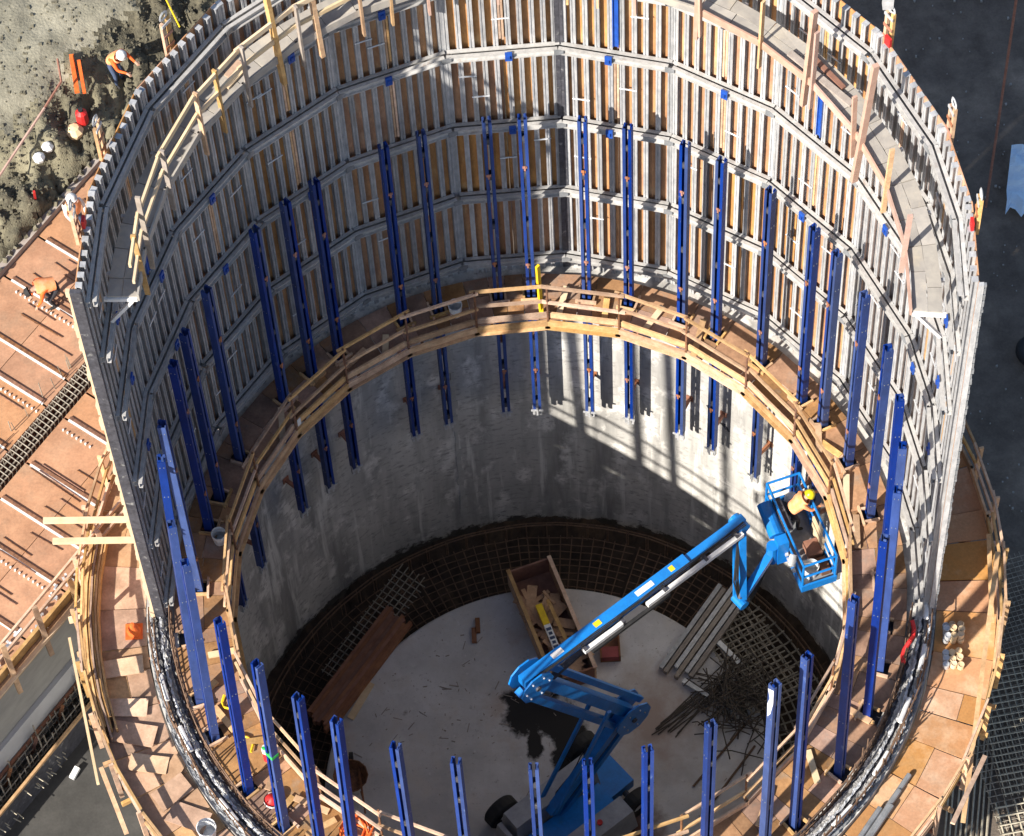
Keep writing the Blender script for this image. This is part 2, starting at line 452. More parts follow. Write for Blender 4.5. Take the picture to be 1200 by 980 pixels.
def bank():
    def axis(lo, fine0, fine1, hi, st):
        a = []; x = lo
        while x < fine0: a.append(x); x += max(st * 4, (fine0 - x) * .25)
        x = fine0
        while x < fine1: a.append(x); x += st
        while x < hi: a.append(x); x += max(st * 4, (x - fine1) * .3 + st * 2)
        a.append(hi); return a
    xs = axis(-90, -16, -5, 2.5, .10); ys = axis(-4, 7, 21, 110, .10)
    vs = [(x, y, bank_z(x, y)) for y in ys for x in xs]
    w = len(xs)
    fs = [(j * w + i, j * w + i + 1, (j + 1) * w + i + 1, (j + 1) * w + i) for j in range(len(ys) - 1) for i in range(w - 1)]
    fs = [f for f in fs if all(math.hypot(*vs[q][:2]) > 8.72 and vs[q][2] > -.45 for q in f)]
    def upper(f):
        x, y = vs[f[0]][0], vs[f[0]][1]
        d = (x + 10.6) * -.72 + (y - 13.5) * .69 + 1.1 * mnoise.noise(Vector((x * .3, y * .3, 0)))
        return d + .5 * mnoise.fractal(Vector((x * 1.4, y * 1.4, 3)), .8, 2.1, 4) > .55
    mb = MB(); mb.add(vs, [f for f in fs if not upper(f)])
    struct('gravel_bank', mb, M['gravel'], smooth=True)
    mb = MB(); mb.add(vs, [f for f in fs if upper(f)])
    struct('dirt_plateau', mb, mat('packed_dirt', (.25, .235, .18), .95, 0, (.18, .17, .13), 1.2, bump=.8, bscale=16, c3=(.31, .29, .225), s3=.5, lo3=.5, hi3=.65, grain=.25), smooth=True)
    mb = MB(); c = 0
    while c < 3600:
        x, y = random.uniform(-15, -7), random.uniform(8, 21)
        e, n = den(x, y)
        d = (x + 10.6) * -.72 + (y - 13.5) * .69
        if n < 6.75 or math.hypot(x, y) < 9.3 or random.random() > (1 if d < .5 else .18): continue
        z = bank_z(x, y); s = random.choice((.012, .016, .02, .024, .028, .036)); c += 1
        p = [Vector((random.uniform(.6, 1.2) * sx * s, random.uniform(.6, 1.2) * sy * s, random.uniform(.5, 1.1) * sz * s)) + Vector((x, y, z)) for sz in (-1, 1) for sx, sy in ((-1, -1), (1, -1), (1, 1), (-1, 1))]
        mb.hexa(p)
    tag(obj('rubble', mb, M['rubble']), 'loose stones and clods scattered down the gravel bank', 'rubble', kind='stuff')
bank()

# ================================================================== TANK WALL
wall = thing('concrete_wall', 'round grey concrete tank wall with water stains and a pale vertical seam', 'wall', (0, 0, -7.4))
mb = MB(); mb.lathe([(WR0, -7.5), (WR0, WTOP), (WR1, WTOP), (WR1, -7.5)], 200)
obj('wall_shell', mb, M['wall'], wall)
mb = MB()
zs = [-6.3 + .35 * i for i in range(32)]
for z in zs:
    a = -13.3 + random.uniform(-.25, .25); w = random.uniform(.25, .7)
    mb.sector(WR0 - .02, WR0 + .02, z, z + .37, a - w, a + w, jit=.04)
obj('grout_ridge', mb, mat("pale_grout", (.47, .465, .45), .9, 0, (.38, .375, .36), 4), wall)
mb = MB()
for i in range(16):
    a = 32.0 + i * .28 + random.uniform(-.1, .1); z = .9 - i * .045
    mb.beam(cyl(WR0 - .012, a, z + random.uniform(-.08, .08)), cyl(WR0 - .012, a + .28, z - .05 + random.uniform(-.08, .08)), .02, .05)
o = obj('scratch_mark', mb, M['dark_steel'], wall)
# near half: reinforcement and plastic on the bare wall top
mb = MB()
for az in range(100, 268, 1):
    a = az + random.uniform(-.3, .3)
    for r in (8.10, 8.55):
        h = random.uniform(.25, .7)
        t = random.uniform(-.12, .12)
        mb.rod(cyl(r, a, WTOP - .1), cyl(r + t * .4, a + t * 6, WTOP + h), .017, 4)
for r, z in ((8.10, 5.40), (8.5, 5.4), (8.57, 5.62), (8.12, 5.75)):
    pts = [cyl(r + .05 * mnoise.noise(Vector((az * .11, r * 9, z))), az, z + .09 * mnoise.noise(Vector((az * .13, z * 7, 2)))) for az in range(98, 270, 3)]
    mb.path(pts, .018, 4)
o = obj('starter_bars', mb, M['rebar'], wall); o['kind'] = 'stuff'
def ribbon(r, w, z, a0, a1, amp, seed, m, name):
    mb = MB(); n = int((a1 - a0) * 5); vs = []; k = 9
    for i in range(n + 1):
        a = a0 + (a1 - a0) * i / n
        for j in range(k):
            q = Vector((a * .9, j * .55, seed))
            vs.append(cyl(r + w * (j / (k - 1) - .5) + .06 * mnoise.noise(q + Vector((0, 0, 9))), a, z + amp * mnoise.fractal(q, .7, 2, 3)))
    fs = [(i * k + j, i * k + j + 1, (i + 1) * k + j + 1, (i + 1) * k + j) for i in range(n) for j in range(k - 1)]
    mb.add(vs, fs)
    return obj(name, mb, m, wall)
for i, (r, w, z, m) in enumerate(((8.13, .07, 5.27, 'rebar'), (8.20, .06, 5.31, 'dark_steel'), (8.275, .085, 5.33, 'strip'), (8.34, .03, 5.40, 'galv'), (8.395, .07, 5.30, 'dark_steel'),
                                   (8.47, .09, 5.33, 'strip'), (8.535, .03, 5.38, 'galv'), (8.59, .08, 5.29, 'edge_steel'))):
    ribbon(r, w, z, 99, 269, .035, i * 3 + 1, M[m], 'joint_strip')

# ================================================================== FORMWORK
CORN = [-91.5, -76.5, -60, -43.3, -26.8, -10, 6.7, 23.5, 40.2, 57.1, 74, 86, 98]
FB, FT = 5.25, 19.1
def stud_mesh():
    mb = MB(); h = FT - FB
    mb.box(-.055, -.015, 0, .022, 0, h); mb.box(.015, .055, 0, .022, 0, h); mb.box(-.015, .015, .016, .03, 0, h)
    mb.box(-.012, .012, .03, .10, 0, h); mb.box(-.05, .05, .10, .12, 0, h)
    mb.box(-.06, .06, -.004, .124, h, h + .012)
    me = mb.mesh('stud'); me.materials.append(M['alu']); return me
STUD = stud_mesh()
RUNG = MB().rod((-.19, 0, 0), (.19, 0, 0), .02, 5).mesh('rung'); RUNG.materials.append(M['galv'])
CLAMP = MB().box(-.075, .075, -.04, .0, -.14, .14).box(-.03, .03, -.07, -.04, -.05, .05).mesh('clamp'); CLAMP.materials.append(M['blue_clamp'])
WZ = [5.85, 8.6, 11.35, 14.1, 16.45, 18.5]
names = {0: 'cut left end, in shade', 1: 'in shade, second from the cut left end', 2: 'in shade, third from the cut left end',
         3: 'in shade, fourth from the cut left end', 4: 'second to the left of the dark seam', 5: 'touching the dark seam on its left side',
         6: 'touching the dark seam on its right side', 7: 'in sun, second to the right of the dark seam', 8: 'in sun, third to the right of the dark seam',
         9: 'in sun, fourth to the right of the dark seam', 10: 'in sun, third from the cut right end', 11: 'second from the cut right end'}
N_P = len(CORN) - 1
names[10] = 'second from the cut right end'; names[11] = 'cut right end with white edge'
for k in range(N_P):
    a0, a1 = CORN[k], CORN[k + 1]; am = (a0 + a1) / 2; hf = (a1 - a0) / 2
    A = 8.09 * math.cos(R(hf)); T = math.tan(R(hf))
    base = cyl(A, am, FB) + Vector((.08, 0, 0))
    t = thing('formwork_panel', 'tall formwork panel of grey studs, ' + names[k], 'formwork', base, -R(am), 'formwork panels round the far half of the tank')
    def loc(me, name, x, y, z, rot=None):
        o = link(name, me, None, t, world=False, loc=(x, y, z - FB))
        if rot: o.rotation_euler = rot
        return o
    ws = (A + .3) * T - .07
    n = max(4, round(2 * ws / .252))
    xs = [-ws + 2 * ws * i / n for i in range(n + 1)]
    for i, x in enumerate(xs):
        dz = random.uniform(-.05, .05)
        if k == 5 and i == n: x -= .05
        if k == 6 and i == 0: x += .05
        loc(STUD, 'stud', x + random.uniform(-.015, .015), .205, FB + dz)
    # plywood sheets
    wp = (A + .39) * T
    for c in range(2):
        for rrow in range(5):
            x0 = -wp + wp * c + .006; x1 = x0 + wp - .012
            z0 = (FT - FB) / 5 * rrow + .006; z1 = z0 + (FT - FB) / 5 - .012
            obj('plywood_sheet', MB().box(x0, x1, .328, .350, z0, z1), M['form_ply'], t, world=False, loc=(0, 0, 0))
    # wales: two channels each
    for wi, z in enumerate(WZ):
        for s, yf in ((-1, .0), (1, .125)):
            sh = random.uniform(-.05, .05)
            wl = (A + yf) * T - .03
            mb = MB(); h = .10
            zc = z - FB + random.uniform(-.012, .012)
            x0, x1 = -wl + sh - .02, wl + sh + .02
            yw = yf + .058
            mb.box(x0, x1, yw, yw + .018, zc - h, zc + h)              # web
            fa, fb = yf, yf + .058
            mb.box(x0, x1, fa, fb, zc + h - .02, zc + h); mb.box(x0, x1, fa, fb, zc - h, zc - h + .02)
            obj('wale', mb, M['alu_wale'], t, world=False, loc=(0, 0, 0))
        obj('splice_plate', MB().box(A * T - .10, A * T + .10, -.016, -.003, z - FB - .09, z - FB + .09), M['edge_steel'], t, world=False, loc=(0, 0, 0))
    ctr = .12 * (1 if k % 2 else -1)
    for wi in (2, 3, 4):
        if (k + wi) % 5 != 1: loc(CLAMP, 'clamp', ctr, .0, WZ[wi])
    # nailers or blue channel between the middle studs
    j = min(range(n), key=lambda q: abs((xs[q] + xs[q + 1]) / 2 - ctr)); xc = (xs[j] + xs[j + 1]) / 2
    for wi, (z0, z1) in enumerate(((11.6, 13.85), (14.35, 16.2), (16.7, 18.3))):
        if k in (1, 6, 8) and wi == 1:
            mb = MB().box(xc - .065, xc + .065, .19, .204, z0 - FB, z1 - FB).box(xc - .065, xc - .045, .16, .19, z0 - FB, z1 - FB).box(xc + .045, xc + .065, .16, .19, z0 - FB, z1 - FB)
            obj('blue_channel', mb, M['blue_clamp'], t, world=False, loc=(0, 0, 0))
        elif (k * 3 + wi) % 4 != 3:
            for dx in (-.032, .032):
                obj('nailer', MB().box(xc + dx - .024, xc + dx + .024, .21, .325, z0 - FB + random.uniform(0, .1), z1 - FB), M['timber'], t, world=False, loc=(0, 0, 0))
    for z0, z1 in zip(WZ, WZ[1:]):
        for q in range(2):
            if random.random() < .62:
                i = random.randrange(1, n - 1)
                loc(RUNG, 'rung', (xs[i] + xs[i + 1]) / 2, .19, z0 + (z1 - z0) * random.uniform(.3, .75), (0, random.uniform(-.06, .06), 0))
    if k == 5:
        obj('seam_filler', MB().box((A + .25) * T - .10, (A + .25) * T + .0, .17, .36, 0, FT - FB - .05), M['dark_steel'], t, world=False, loc=(0, 0, 0))
    if k == 6:
        obj('seam_filler', MB().box(-(A + .25) * T + .005, -(A + .25) * T + .09, .18, .36, 0, FT - FB - .05), M['dark_steel'], t, world=False, loc=(0, 0, 0))
    if k == 0:
        obj('edge_plate', MB().box(-wp - .07, -wp + .02, .22, .43, 0, FT - FB), M['dark_steel'], t, world=False, loc=(0, 0, 0))
        mb = MB()
        z = 0
        while z < FT - FB:
            h = random.uniform(.12, .3); d = random.uniform(.0, .07)
            mb.box(-wp - .06, -wp + .03, .432, .46 + d, z, min(z + h, FT - FB)); z += h
        obj('edge_sealant', mb, M['timber_pale'], t, world=False, loc=(0, 0, 0))
    if k == N_P - 1:
        obj('edge_plate', MB().box(wp - .02, wp + .06, .33, .43, 0, FT - FB), M['alu'], t, world=False, loc=(0, 0, 0))
        mb = MB(); z = 0
        while z < FT - FB:
            h = random.uniform(.1, .25)
            mb.box(wp - .01, wp + .05, .432, .46 + random.uniform(0, .03), z, min(z + h * .8, FT - FB)); z += h
        obj('edge_strip', mb, M['edge_steel'], t, world=False, loc=(0, 0, 0))

# lifting brackets strapped to the form top
for az, lab in ((-83, 'on the left formwork rim, beside the worker in the white helmet'), (-70, 'on the left formwork rim above the gravel bank, yellowish'),
                (-52, 'on the left formwork rim near the upper frame edge'), (58.5, 'on the right formwork rim, below the crane line'),
                (75, 'on the right formwork rim, standing against dark ground'), (89, 'on the right formwork rim, next to a red tag')):
    b = cyl(8.42, az, 18.85) + Vector((.08, 0, 0))
    t = thing('lifting_bracket', 'upright timber lifting bracket ' + lab, 'bracket', b, -R(az), 'lifting brackets on the formwork rim')
    for s in (-1, 1):
        obj('bracket_leg', MB().box(s * .085 - .035, s * .085 + .035, .0, .07, 0, 1.1 + .05 * s), M['timber'], t, world=False, loc=(0, 0, 0))
    for z in (.3, .65, 1.0):
        obj('bracket_plate', MB().box(-.13, .13, -.02, 0, z - .04, z + .04), M['galv'] if z > .9 else M['orange_tie'], t, world=False, loc=(0, 0, 0))
    obj('lifting_eye', MB().lathe([(.10, -.02), (.13, 0), (.10, .02), (.07, 0), (.10, -.02)], 12, (0, .04, 1.22), 'y'), M['galv'], t, world=False, loc=(0, 0, 0))
    if az in (-83, 89, 58.5):
        obj('red_tag', MB().box(.06, .22, -.12, -.06, .30, .55), M['red'], t, world=False, loc=(0, 0, 0))

# ================================================================== UPPER WALKWAY
uw = thing('upper_walkway', 'narrow timber walkway with guard rails hung round the inside of the formwork top', 'walkway', (0, 0, 17.4))
VA = [-86] + [(a + b) / 2 for a, b in zip(CORN, CORN[1:]) for _ in (0,)]
ua = [-87, -79, -68, -57, -46, -35, -24, -13, -2, 9, 20, 31, 42, 53, 64, 75, 86, 97]
RI, RO, ZD = 7.36, 7.93, 17.75
for i, (a, b) in enumerate(zip(ua, ua[1:])):
    for j in range(2):
        r0 = RI + (RO - RI) / 2 * j
        sp = a + (b - a) * random.uniform(.35, .65)
        for p, q in ((a, sp), (sp, b)):
            obj('walk_board', MB().sector(r0 + .005, r0 + (RO - RI) / 2 - .005, ZD - .04, ZD, p + .06, q - .06, jit=.012), M['walk_deck'], uw)
    obj('edge_board', MB().sector(RI - .045, RI - .005, ZD - .12, ZD + .10, a - .2, b + .2), M['timber_pink'] if a > 25 else M['walk_deck'], uw)
    tm = M['timber_pale'] if a < -20 else M['timber_pink']
    for z in (ZD + .62, ZD + 1.22) if a < 15 else ():
        obj('rail', MB().beam(cyl(RI - .02, a - .5, z), cyl(RI - .02, b + .5, z + random.uniform(-.03, .03)), .05, .14 if z > ZD + 1 else .11), tm, uw)
    for aa in ((a + .6,) if i % 3 or a > 10 else (a + .6, (a + b) / 2)) if i not in (0,) else ((a + b) / 2,):
        h = 1.32 + random.choice((0, 0, .15, .5))
        tl = random.uniform(-.05, .05)
        obj('rail_post', MB().beam(cyl(RI - .075, aa, ZD - .75), cyl(RI - .075 + tl, aa + tl * 6, ZD + h), .05, .10, cyl(1, aa, 0)), (M['timber_grey'] if a < -20 else tm) if i % 3 else M['timber'], uw)
    am = (a + b) / 2
    mb = MB(); mb.beam(cyl(RI + .05, am, ZD - .08), cyl(8.0, am, ZD - .08), .07, .07); mb.beam(cyl(RI + .1, am, ZD - .14), cyl(7.97, am, ZD - 1.1), .06, .06)
    obj('bracket', mb, M['galv'], uw)
for a in (-87, 97):
    mb = MB(); mb.beam(cyl(RI + .0, a, ZD - .09), cyl(8.0, a, ZD - .09), .07, .09); mb.beam(cyl(RI + .1, a, ZD - .14), cyl(7.95, a, ZD - .9), .07, .07)
    obj('bracket', mb, M['white'], uw)
for a, r0, z0, da, z1 in ((-38.5, 7.28, 16.9, -.5, 20.3), (52, 7.28, 16.9, .3, 20.0), (66, 7.25, 16.4, 1.8, 20.6), (-31, 7.28, 17.0, -.3, 19.6), (31, 7.28, 16.9, 0, 19.8)):
    obj('tall_post', MB().beam(cyl(r0, a, z0), cyl(r0 + .1, a + da, z1), .09, .13, cyl(1, a, 0)), M['timber_pink'] if a > 0 else M['timber'], uw)
for i, a in enumerate((-48, -46.5)):
    tag(obj('timber_offcut', MB().beam(cyl(7.55 + .15 * i, a, ZD + .05), cyl(7.60 + .15 * i, a + 4.2 - i, ZD + .06), .14, .05), M['timber_pale'] if i == 0 else M['timber']),
        ('pale board lying on the shaded left upper walkway' if i == 0 else 'orange board lying on the left upper walkway beside the pale one'), 'board')
tag(obj('timber_offcut', MB().beam(cyl(7.5, 47, ZD + .05), cyl(7.62, 60, ZD + .05), .14, .06), M['timber_grey']), 'long grey plank lying along the right upper walkway', 'plank')
tag(obj('timber_offcut', MB().beam(cyl(7.75, 50, ZD + .05), cyl(7.72, 57, ZD + .05), .10, .06), M['timber_brown']), 'dark brown board lying on the right upper walkway', 'board')

# ================================================================== BLUE POSTS
def chan(s, H):
    mb = MB(); x0 = .100; t = .016; f = .070; d = .085
    def b(xa, xb, ya, yb): mb.box(min(s * xa, s * xb), max(s * xa, s * xb), ya, yb, 0, H)
    b(x0 - t, x0, -d, d); b(x0 - f, x0 - t, d - t, d); b(x0 - f, x0 - t, -d, -d + t)
    me = mb.mesh('channel'); me.materials.append(M['blue']); return me
NEAR_Z0 = 4.75
CH = [chan(-1, 12.55), chan(1, 12.55)]; CHN = [chan(-1, 12.55 - NEAR_Z0), chan(1, 12.55 - NEAR_Z0)]
def spacers(zz):
    mb = MB()
    for z in zz:
        mb.box(-.029, .029, -.075, -.04, z - .10, z + .10); mb.box(-.029, .029, .04, .075, z - .10, z + .10)
    me = mb.mesh('spacer_blocks'); me.materials.append(M['dark_steel']); return me
SPC = spacers((.35, 2.2, 4.2, 6.6, 8.4, 10.4, 11.8)); SPCN = spacers((.8, 2.6, 4.5, 6.2, 7.1))
def bolts(zz):
    mb = MB()
    for z in zz:
        for s in (-1, 1):
            for dy in (-.04, .04):
                x = s * .1002
                mb.box(min(x, x + s * .008), max(x, x + s * .008), dy - .009, dy + .009, z - .012, z + .012)
    me = mb.mesh('bolt_heads'); me.materials.append(M['edge_steel']); return me
BLT = bolts((.8, 2.6, 4.6, 5.9, 7.5, 9.3, 11.2, 12.3)); BLTN = bolts((1.2, 2.9, 4.9, 6.5, 7.6))
TIE = MB().box(-.05, .05, -.10, -.0865, -.04, .04).box(-.02, .02, -.115, -.10, -.11, .07).mesh('tie_plate'); TIE.materials.append(M['orange_tie'])
FORK = MB().box(-.11, -.05, -.04, .04, -.30, .05).box(.05, .11, -.04, .04, -.30, .05).box(-.15, .15, -.11, -.0865, -.02, .04).box(-.022, .022, -.125, -.111, -.2, .16).mesh('base_fork'); FORK.materials.append(M['galv'])
HORN = MB().box(-.01, .01, -.03, .03, 0, .09).mesh('head_prong'); HORN.materials.append(M['blue'])
ANCH = MB().box(-.04, .04, .0865, .46, -.05, .05).box(-.09, .09, .46, .485, -.10, .10).mesh('anchor_bracket'); ANCH.materials.append(M['orange_tie'])
WOODP = MB().box(-.05, .05, .0865, .47, -.2, .2).mesh('timber_packer'); WOODP.materials.append(M['timber'])
POSTS = dict(A=-4.4, B=1.4, C=11.2, D=18.7, E=28.6, F=35.2, G=44.9, H=54.8, I=60.7, J=69.4, K=79.7, L=88.7, M=97.1, N=104.9, O=113.5, P=124.9, Q=136.8, R=143.5,
             S=155.1, T=165.3, U=174.4, V=182.4, W=193.9, X=203.2, Y=213, Z=220, a=228.4, b=237.7, c=249.1, d=256.2, e=267.9, f=273.9, g=284.8, h=290.7, i=299.1, j=312.4,
             k=319.3, l=325.3, m=338.2, n=344.7)
LAB = {}
for q, s in enumerate("BAnmlkji"): LAB[s] = ORD[q + 1] + ' to the left of the dark far seam'
for q, s in enumerate("CDEFGHIJ"): LAB[s] = ORD[q + 1] + ' to the right of the dark far seam'
LAB['a'] = 'with a bright green strap tied round it, lower left'
for q, s in enumerate("ZYXWVU"): LAB[s] = ORD[q + 1] + ' to the right of the green strapped one'
for q, s in enumerate("bcdefgh"): LAB[s] = ORD[q + 1] + ' up the left side from the green strapped one'
LAB['R'] = 'with a white paint scrape at its top, lower right'
for q, s in enumerate("ST"): LAB[s] = ORD[q + 1] + ' to the left of the white scraped one'
for q, s in enumerate("QPONMLK"): LAB[s] = ORD[q + 1] + ' up the right side from the white scraped one'
PBASE = []
for s, az in POSTS.items():
    top = cyl(7.5, az, 12.55)
    w_ = 1 - max(0, min(1, (top.y + 1.2) / 3.2))          # the near posts lean in a little
    near = w_ > .5
    z0 = NEAR_Z0 if near else 0.0
    if near:
        b = Vector((top.x - (.24 if top.x < -3 else 0), top.y - .56, z0))
        k_ = min(1.0, 7.87 / b.xy.length); b = Vector((b.x * k_, b.y * k_, z0))
    else:
        b = Vector((top.x, top.y - .40 * w_, z0))
    t = thing('blue_post', 'tall blue double channel steel post, ' + LAB[s], 'post', b, 0, 'blue steel posts standing round the ring platform')
    dirv = (top - b).normalized()
    zr = Matrix.Rotation(-R(az), 4, 'Z')
    tilt = Vector((0, 0, 1)).rotation_difference(dirv).to_matrix().to_4x4()
    t.rotation_euler = (tilt @ zr).to_euler()
    p53 = b + dirv * ((5.3 - z0) / dirv.z)
    PBASE.append((math.degrees(math.atan2(p53.x, p53.y)) % 360, p53.xy.length))
    def lc(me, nm, x, y, z): return link(nm, me, None, t, world=False, loc=(x, y, z))
    ch = CHN if near else CH
    lc(ch[0], 'channel', 0, 0, 0); lc(ch[1], 'channel', 0, 0, 0)
    lc(SPCN if near else SPC, 'spacer_blocks', 0, 0, 0)['kind'] = 'stuff'
    lc(BLTN if near else BLT, 'bolt_heads', 0, 0, 0)['kind'] = 'stuff'
    lc(HORN, 'head_prong', -.068, .03, 12.55 - z0 - .05); lc(HORN, 'head_prong', .068, .03, 12.55 - z0 - .03)
    if not near:
        lc(FORK, 'base_fork', 0, 0, 0)
        for z in (2.05, 6.9, 10.6):
            lc(TIE, 'tie_plate', random.uniform(-.05, .02), 0, z + random.uniform(-.2, .2))
        for z in (.9, 3.1):
            lc(ANCH, 'anchor_bracket', .02, 0, z)
        lc(WOODP, 'timber_packer', .2, 0, 4.3)
    if s == 'a':
        o = obj('green_strap', MB().box(-.105, .105, -.09, .09, 3.9, 4.0).beam((.12, 0, 3.95), (.3, .0, 3.8), .05, .05), M['green'], t, world=False, loc=(0, 0, 0))
        obj('tag_roll', MB().rod((.26, -.05, 3.3), (.26, -.05, 3.65), .09, 8), M['red'], t, world=False, loc=(0, 0, 0))
        obj('tag_roll', MB().rod((.26, -.05, 3.651), (.26, -.05, 3.77), .10, 8), M['white'], t, world=False, loc=(0, 0, 0))
    if s == 'R':
        obj('paint_scrape', MB().add([(.1020, -.09, 7.6), (.1020, .07, 7.72), (.1020, .08, 7.2), (.1020, .02, 6.7), (.1020, -.06, 6.5), (.1020, -.08, 7.0), (.1020, -.02, 7.3)], [(0, 1, 2, 3, 4, 5, 6)]), M['white'], t, world=False, loc=(0, 0, 0))

PBASE.sort()

# ================================================================== RING PLATFORM
rp = thing('ring_platform', 'timber ring platform with plywood deck and guard rails inside the tank wall', 'platform', (0, 0, 5.0))
PZ = 5.3
hw = 1.35
for i, (a, pr) in enumerate(PBASE):
    b = PBASE[(i + 1) % len(PBASE)][0]
    if b < a: b += 360
    p0, p1 = a + hw, b - hw
    nsp = 2 if (p1 - p0) > 8.2 else 1
    for j in range(nsp):
        q0 = p0 + (p1 - p0) * j / nsp; q1 = p0 + (p1 - p0) * (j + 1) / nsp
        if random.random() < .6:
            rs = random.uniform(7.2, 7.6)
            parts = ((6.82, rs - .006), (rs + .006, WR0 + .04))
        else: parts = ((6.82, WR0 + .04),)
        for r0, r1 in parts:
            obj('deck_board', MB().sector(r0, r1, PZ - .03, PZ, q0 + .05, q1 - .05, jit=.012), M['ring_ply'], rp)
    obj('deck_board', MB().sector(6.82, pr - .19, PZ - .03, PZ, a - hw + .05, a + hw - .05, jit=.01), M['ring_ply'], rp)
    if pr < 7.7: obj('deck_board', MB().sector(pr + .19, WR0 + .04, PZ - .03, PZ, a - hw + .05, a + hw - .05, jit=.01), M['ring_ply'], rp)
    obj('hole_light_blocker', MB().sector(7.2, WR0 - .01, PZ - .25, PZ - .22, a - hw - 2.2, a + hw + 2.2), M['dark_steel'], rp)  # added plate, blocks sunlight that would leak through the post holes
    for s in (-1, 1):
        ln = random.uniform(.16, .28)
        obj('post_block', MB().beam(cyl(pr - ln, a + s * 1.28, PZ + .045), cyl(pr + ln * .8, a + s * (1.28 + random.uniform(-.2, .3)), PZ + .045), .05, .09), M['timber'], rp)
    if random.random() < .75:
        obj('post_block', MB().beam(cyl(pr - .2, a - 1.9, PZ + .05), cyl(pr - .19, a + 1.9, PZ + .05), .05, .10), M['timber'], rp)
NS = 26; ST = 360 / NS
for i in range(NS):
    a = 4.5 + ST * i; b = a + ST
    rj = .03 if i % 2 else -.03
    obj('toe_board', MB().beam(cyl(6.86, a - .3, PZ + .14), cyl(6.86, b + .3, PZ + .14), .045, .20), M['timber'], rp)
    obj('fascia_board', MB().beam(cyl(6.79, a - .2, PZ - .13), cyl(6.79, b + .2, PZ - .13), .05, .22), M['timber'], rp)
    obj('ledger_board', MB().beam(cyl(6.73, a - .6, PZ - .25), cyl(6.73, b + .4, PZ - .25), .07, .05), M['timber'], rp)
    obj('joist', MB().beam(cyl(6.85, a + 3, PZ - .12), cyl(WR0 - .02, a + 3, PZ - .12), .06, .15), M['timber_brown'], rp)
    for z, r in ((PZ + .72, 6.85), (PZ + 1.42, 6.83)):
        obj('guard_rail', MB().beam(cyl(r + rj, a - random.uniform(.2, 1.2), z + random.uniform(-.05, .05)), cyl(r + rj, b + random.uniform(.2, 1.2), z + random.uniform(-.04, .04)), .05, .09), M['timber'], rp)
    obj('rail_stanchion', MB().rod(cyl(6.80, a, PZ - .3), cyl(6.80, a, PZ + 1.5), .026, 6), M['rust'], rp)

# loose timber and gear on the ring platform
scr = [(-52, 7.1, 40, 1.1, 'short board leaning on the shaded platform by the seventh post left of the far seam'),
       (-33, 7.15, 10, .8, 'orange offcut on the shaded platform, left of the white bucket'), (-27, 7.05, 60, .7, 'second orange offcut left of the white bucket on the platform'),
       (7, 7.25, 80, 1.0, 'pale board on the far platform below the yellow level'), (15, 7.2, 95, .7, 'short pale board right of the yellow level on the platform'),
       (24, 7.25, 75, .9, 'pale board lying between the second and third posts right of the seam'), (33, 7.2, 105, 1.2, 'long pale offcut on the platform under the sunlit right rail'),
       (63, 7.2, 150, .9, 'timber block at the platform bend beside the right posts'), (66, 7.3, 20, .7, 'small timber block next to the right hand posts on the platform'),
       (75, 7.15, 160, 1.1, 'rust stained board on the right platform above the lift basket'), (83, 7.1, 170, 1.0, 'dark stained board on the right platform by the basket'),
       (-100, 7.1, 90, .75, 'short pale plank on the shaded left platform below the bucket'), (-112, 7.5, 15, .9, 'splintered timber piece between the lower left posts'),
       (-118, 7.2, 70, .8, 'sunlit timber offcut beside the lower left posts'), (-126, 7.35, 120, .6, 'timber block beside the red float, lower left'),
       (130, 7.3, 50, 1.0, 'sunlit board on the lower right platform'), (141, 7.15, 30, 1.2, 'plank leaning across the lower right platform'), (118, 7.55, 80, .8, 'timber block near the foot of the right hand posts'),
       (-134, 7.1, 20, 1.0, 'pale plank right of the green strapped post on the lower left platform'), (-138, 7.35, 70, .9, 'short thick board by the orange cord on the lower left platform'),
       (-131, 7.55, 100, .8, 'board against the wall bars near the red float'), (-106, 7.6, 120, .7, 'small board against the wall bars on the left platform')]
for a, r, ang, ln, lab in scr:
    c = cyl(r, a, PZ + .05); d = Vector((math.cos(R(ang) - R(a)), math.sin(R(ang) - R(a)), 0)) * (ln / 2)
    d = d * .8
    tag(obj('timber_offcut', MB().beam(c - d, c + d + Vector((0, 0, .05)), .14, .045), random.choice((M['timber'], M['timber'], M['timber_pale']))), lab, 'timber offcut', 'loose timber on the ring platform')
def bucket(name, label, c, r, h, m, band=None):
    t = thing(name, label, 'bucket', c)
    obj('pail', MB().lathe([(.001, .01), (r * .85, .01), (r, h), (r + .015, h), (r + .015, h - .02), (r * .86, 0), (.001, 0)], 20, c), m, t, smooth=False)
    obj('bail', MB().path([Vector(c) + Vector((r * math.cos(R(q)), r * .25, h + .3 * r * math.sin(R(q)))) for q in range(0, 181, 30)], .008, 4), M['galv'], t)
    if band: obj('label_band', MB().lathe([(r * .955, h * .35), (r * .985, h * .75)], 20, (c[0], c[1], c[2] + .0), a0=110, a1=250), band, t)
    return t
bucket('bucket', 'white bucket with a red print on the far platform left of the yellow level', tuple(cyl(7.25, -12.5, PZ)), .15, .40, M['white'], M['red'])
bucket('bucket', 'white bucket on the shaded left platform near the guard rail', (-7.02, 1.55, PZ), .15, .38, M['white'])
lv = thing('spirit_level', 'yellow upright spirit level tied to the far guard rail', 'level', tuple(cyl(6.92, 3.2, PZ)))
obj('level_bar', MB().beam(cyl(6.92, 3.2, PZ + .3), cyl(6.95, 2.9, PZ + 2.1), .10, .06), M['yellow'], lv)
obj('level_foot', MB().beam(cyl(6.92, 3.2, PZ + .0), cyl(6.92, 3.2, PZ + .3), .12, .10), M['yellow'], lv)
t = thing('float', 'round red and white float lying on the lower left platform', 'float', tuple(cyl(7.65, -129, PZ)))
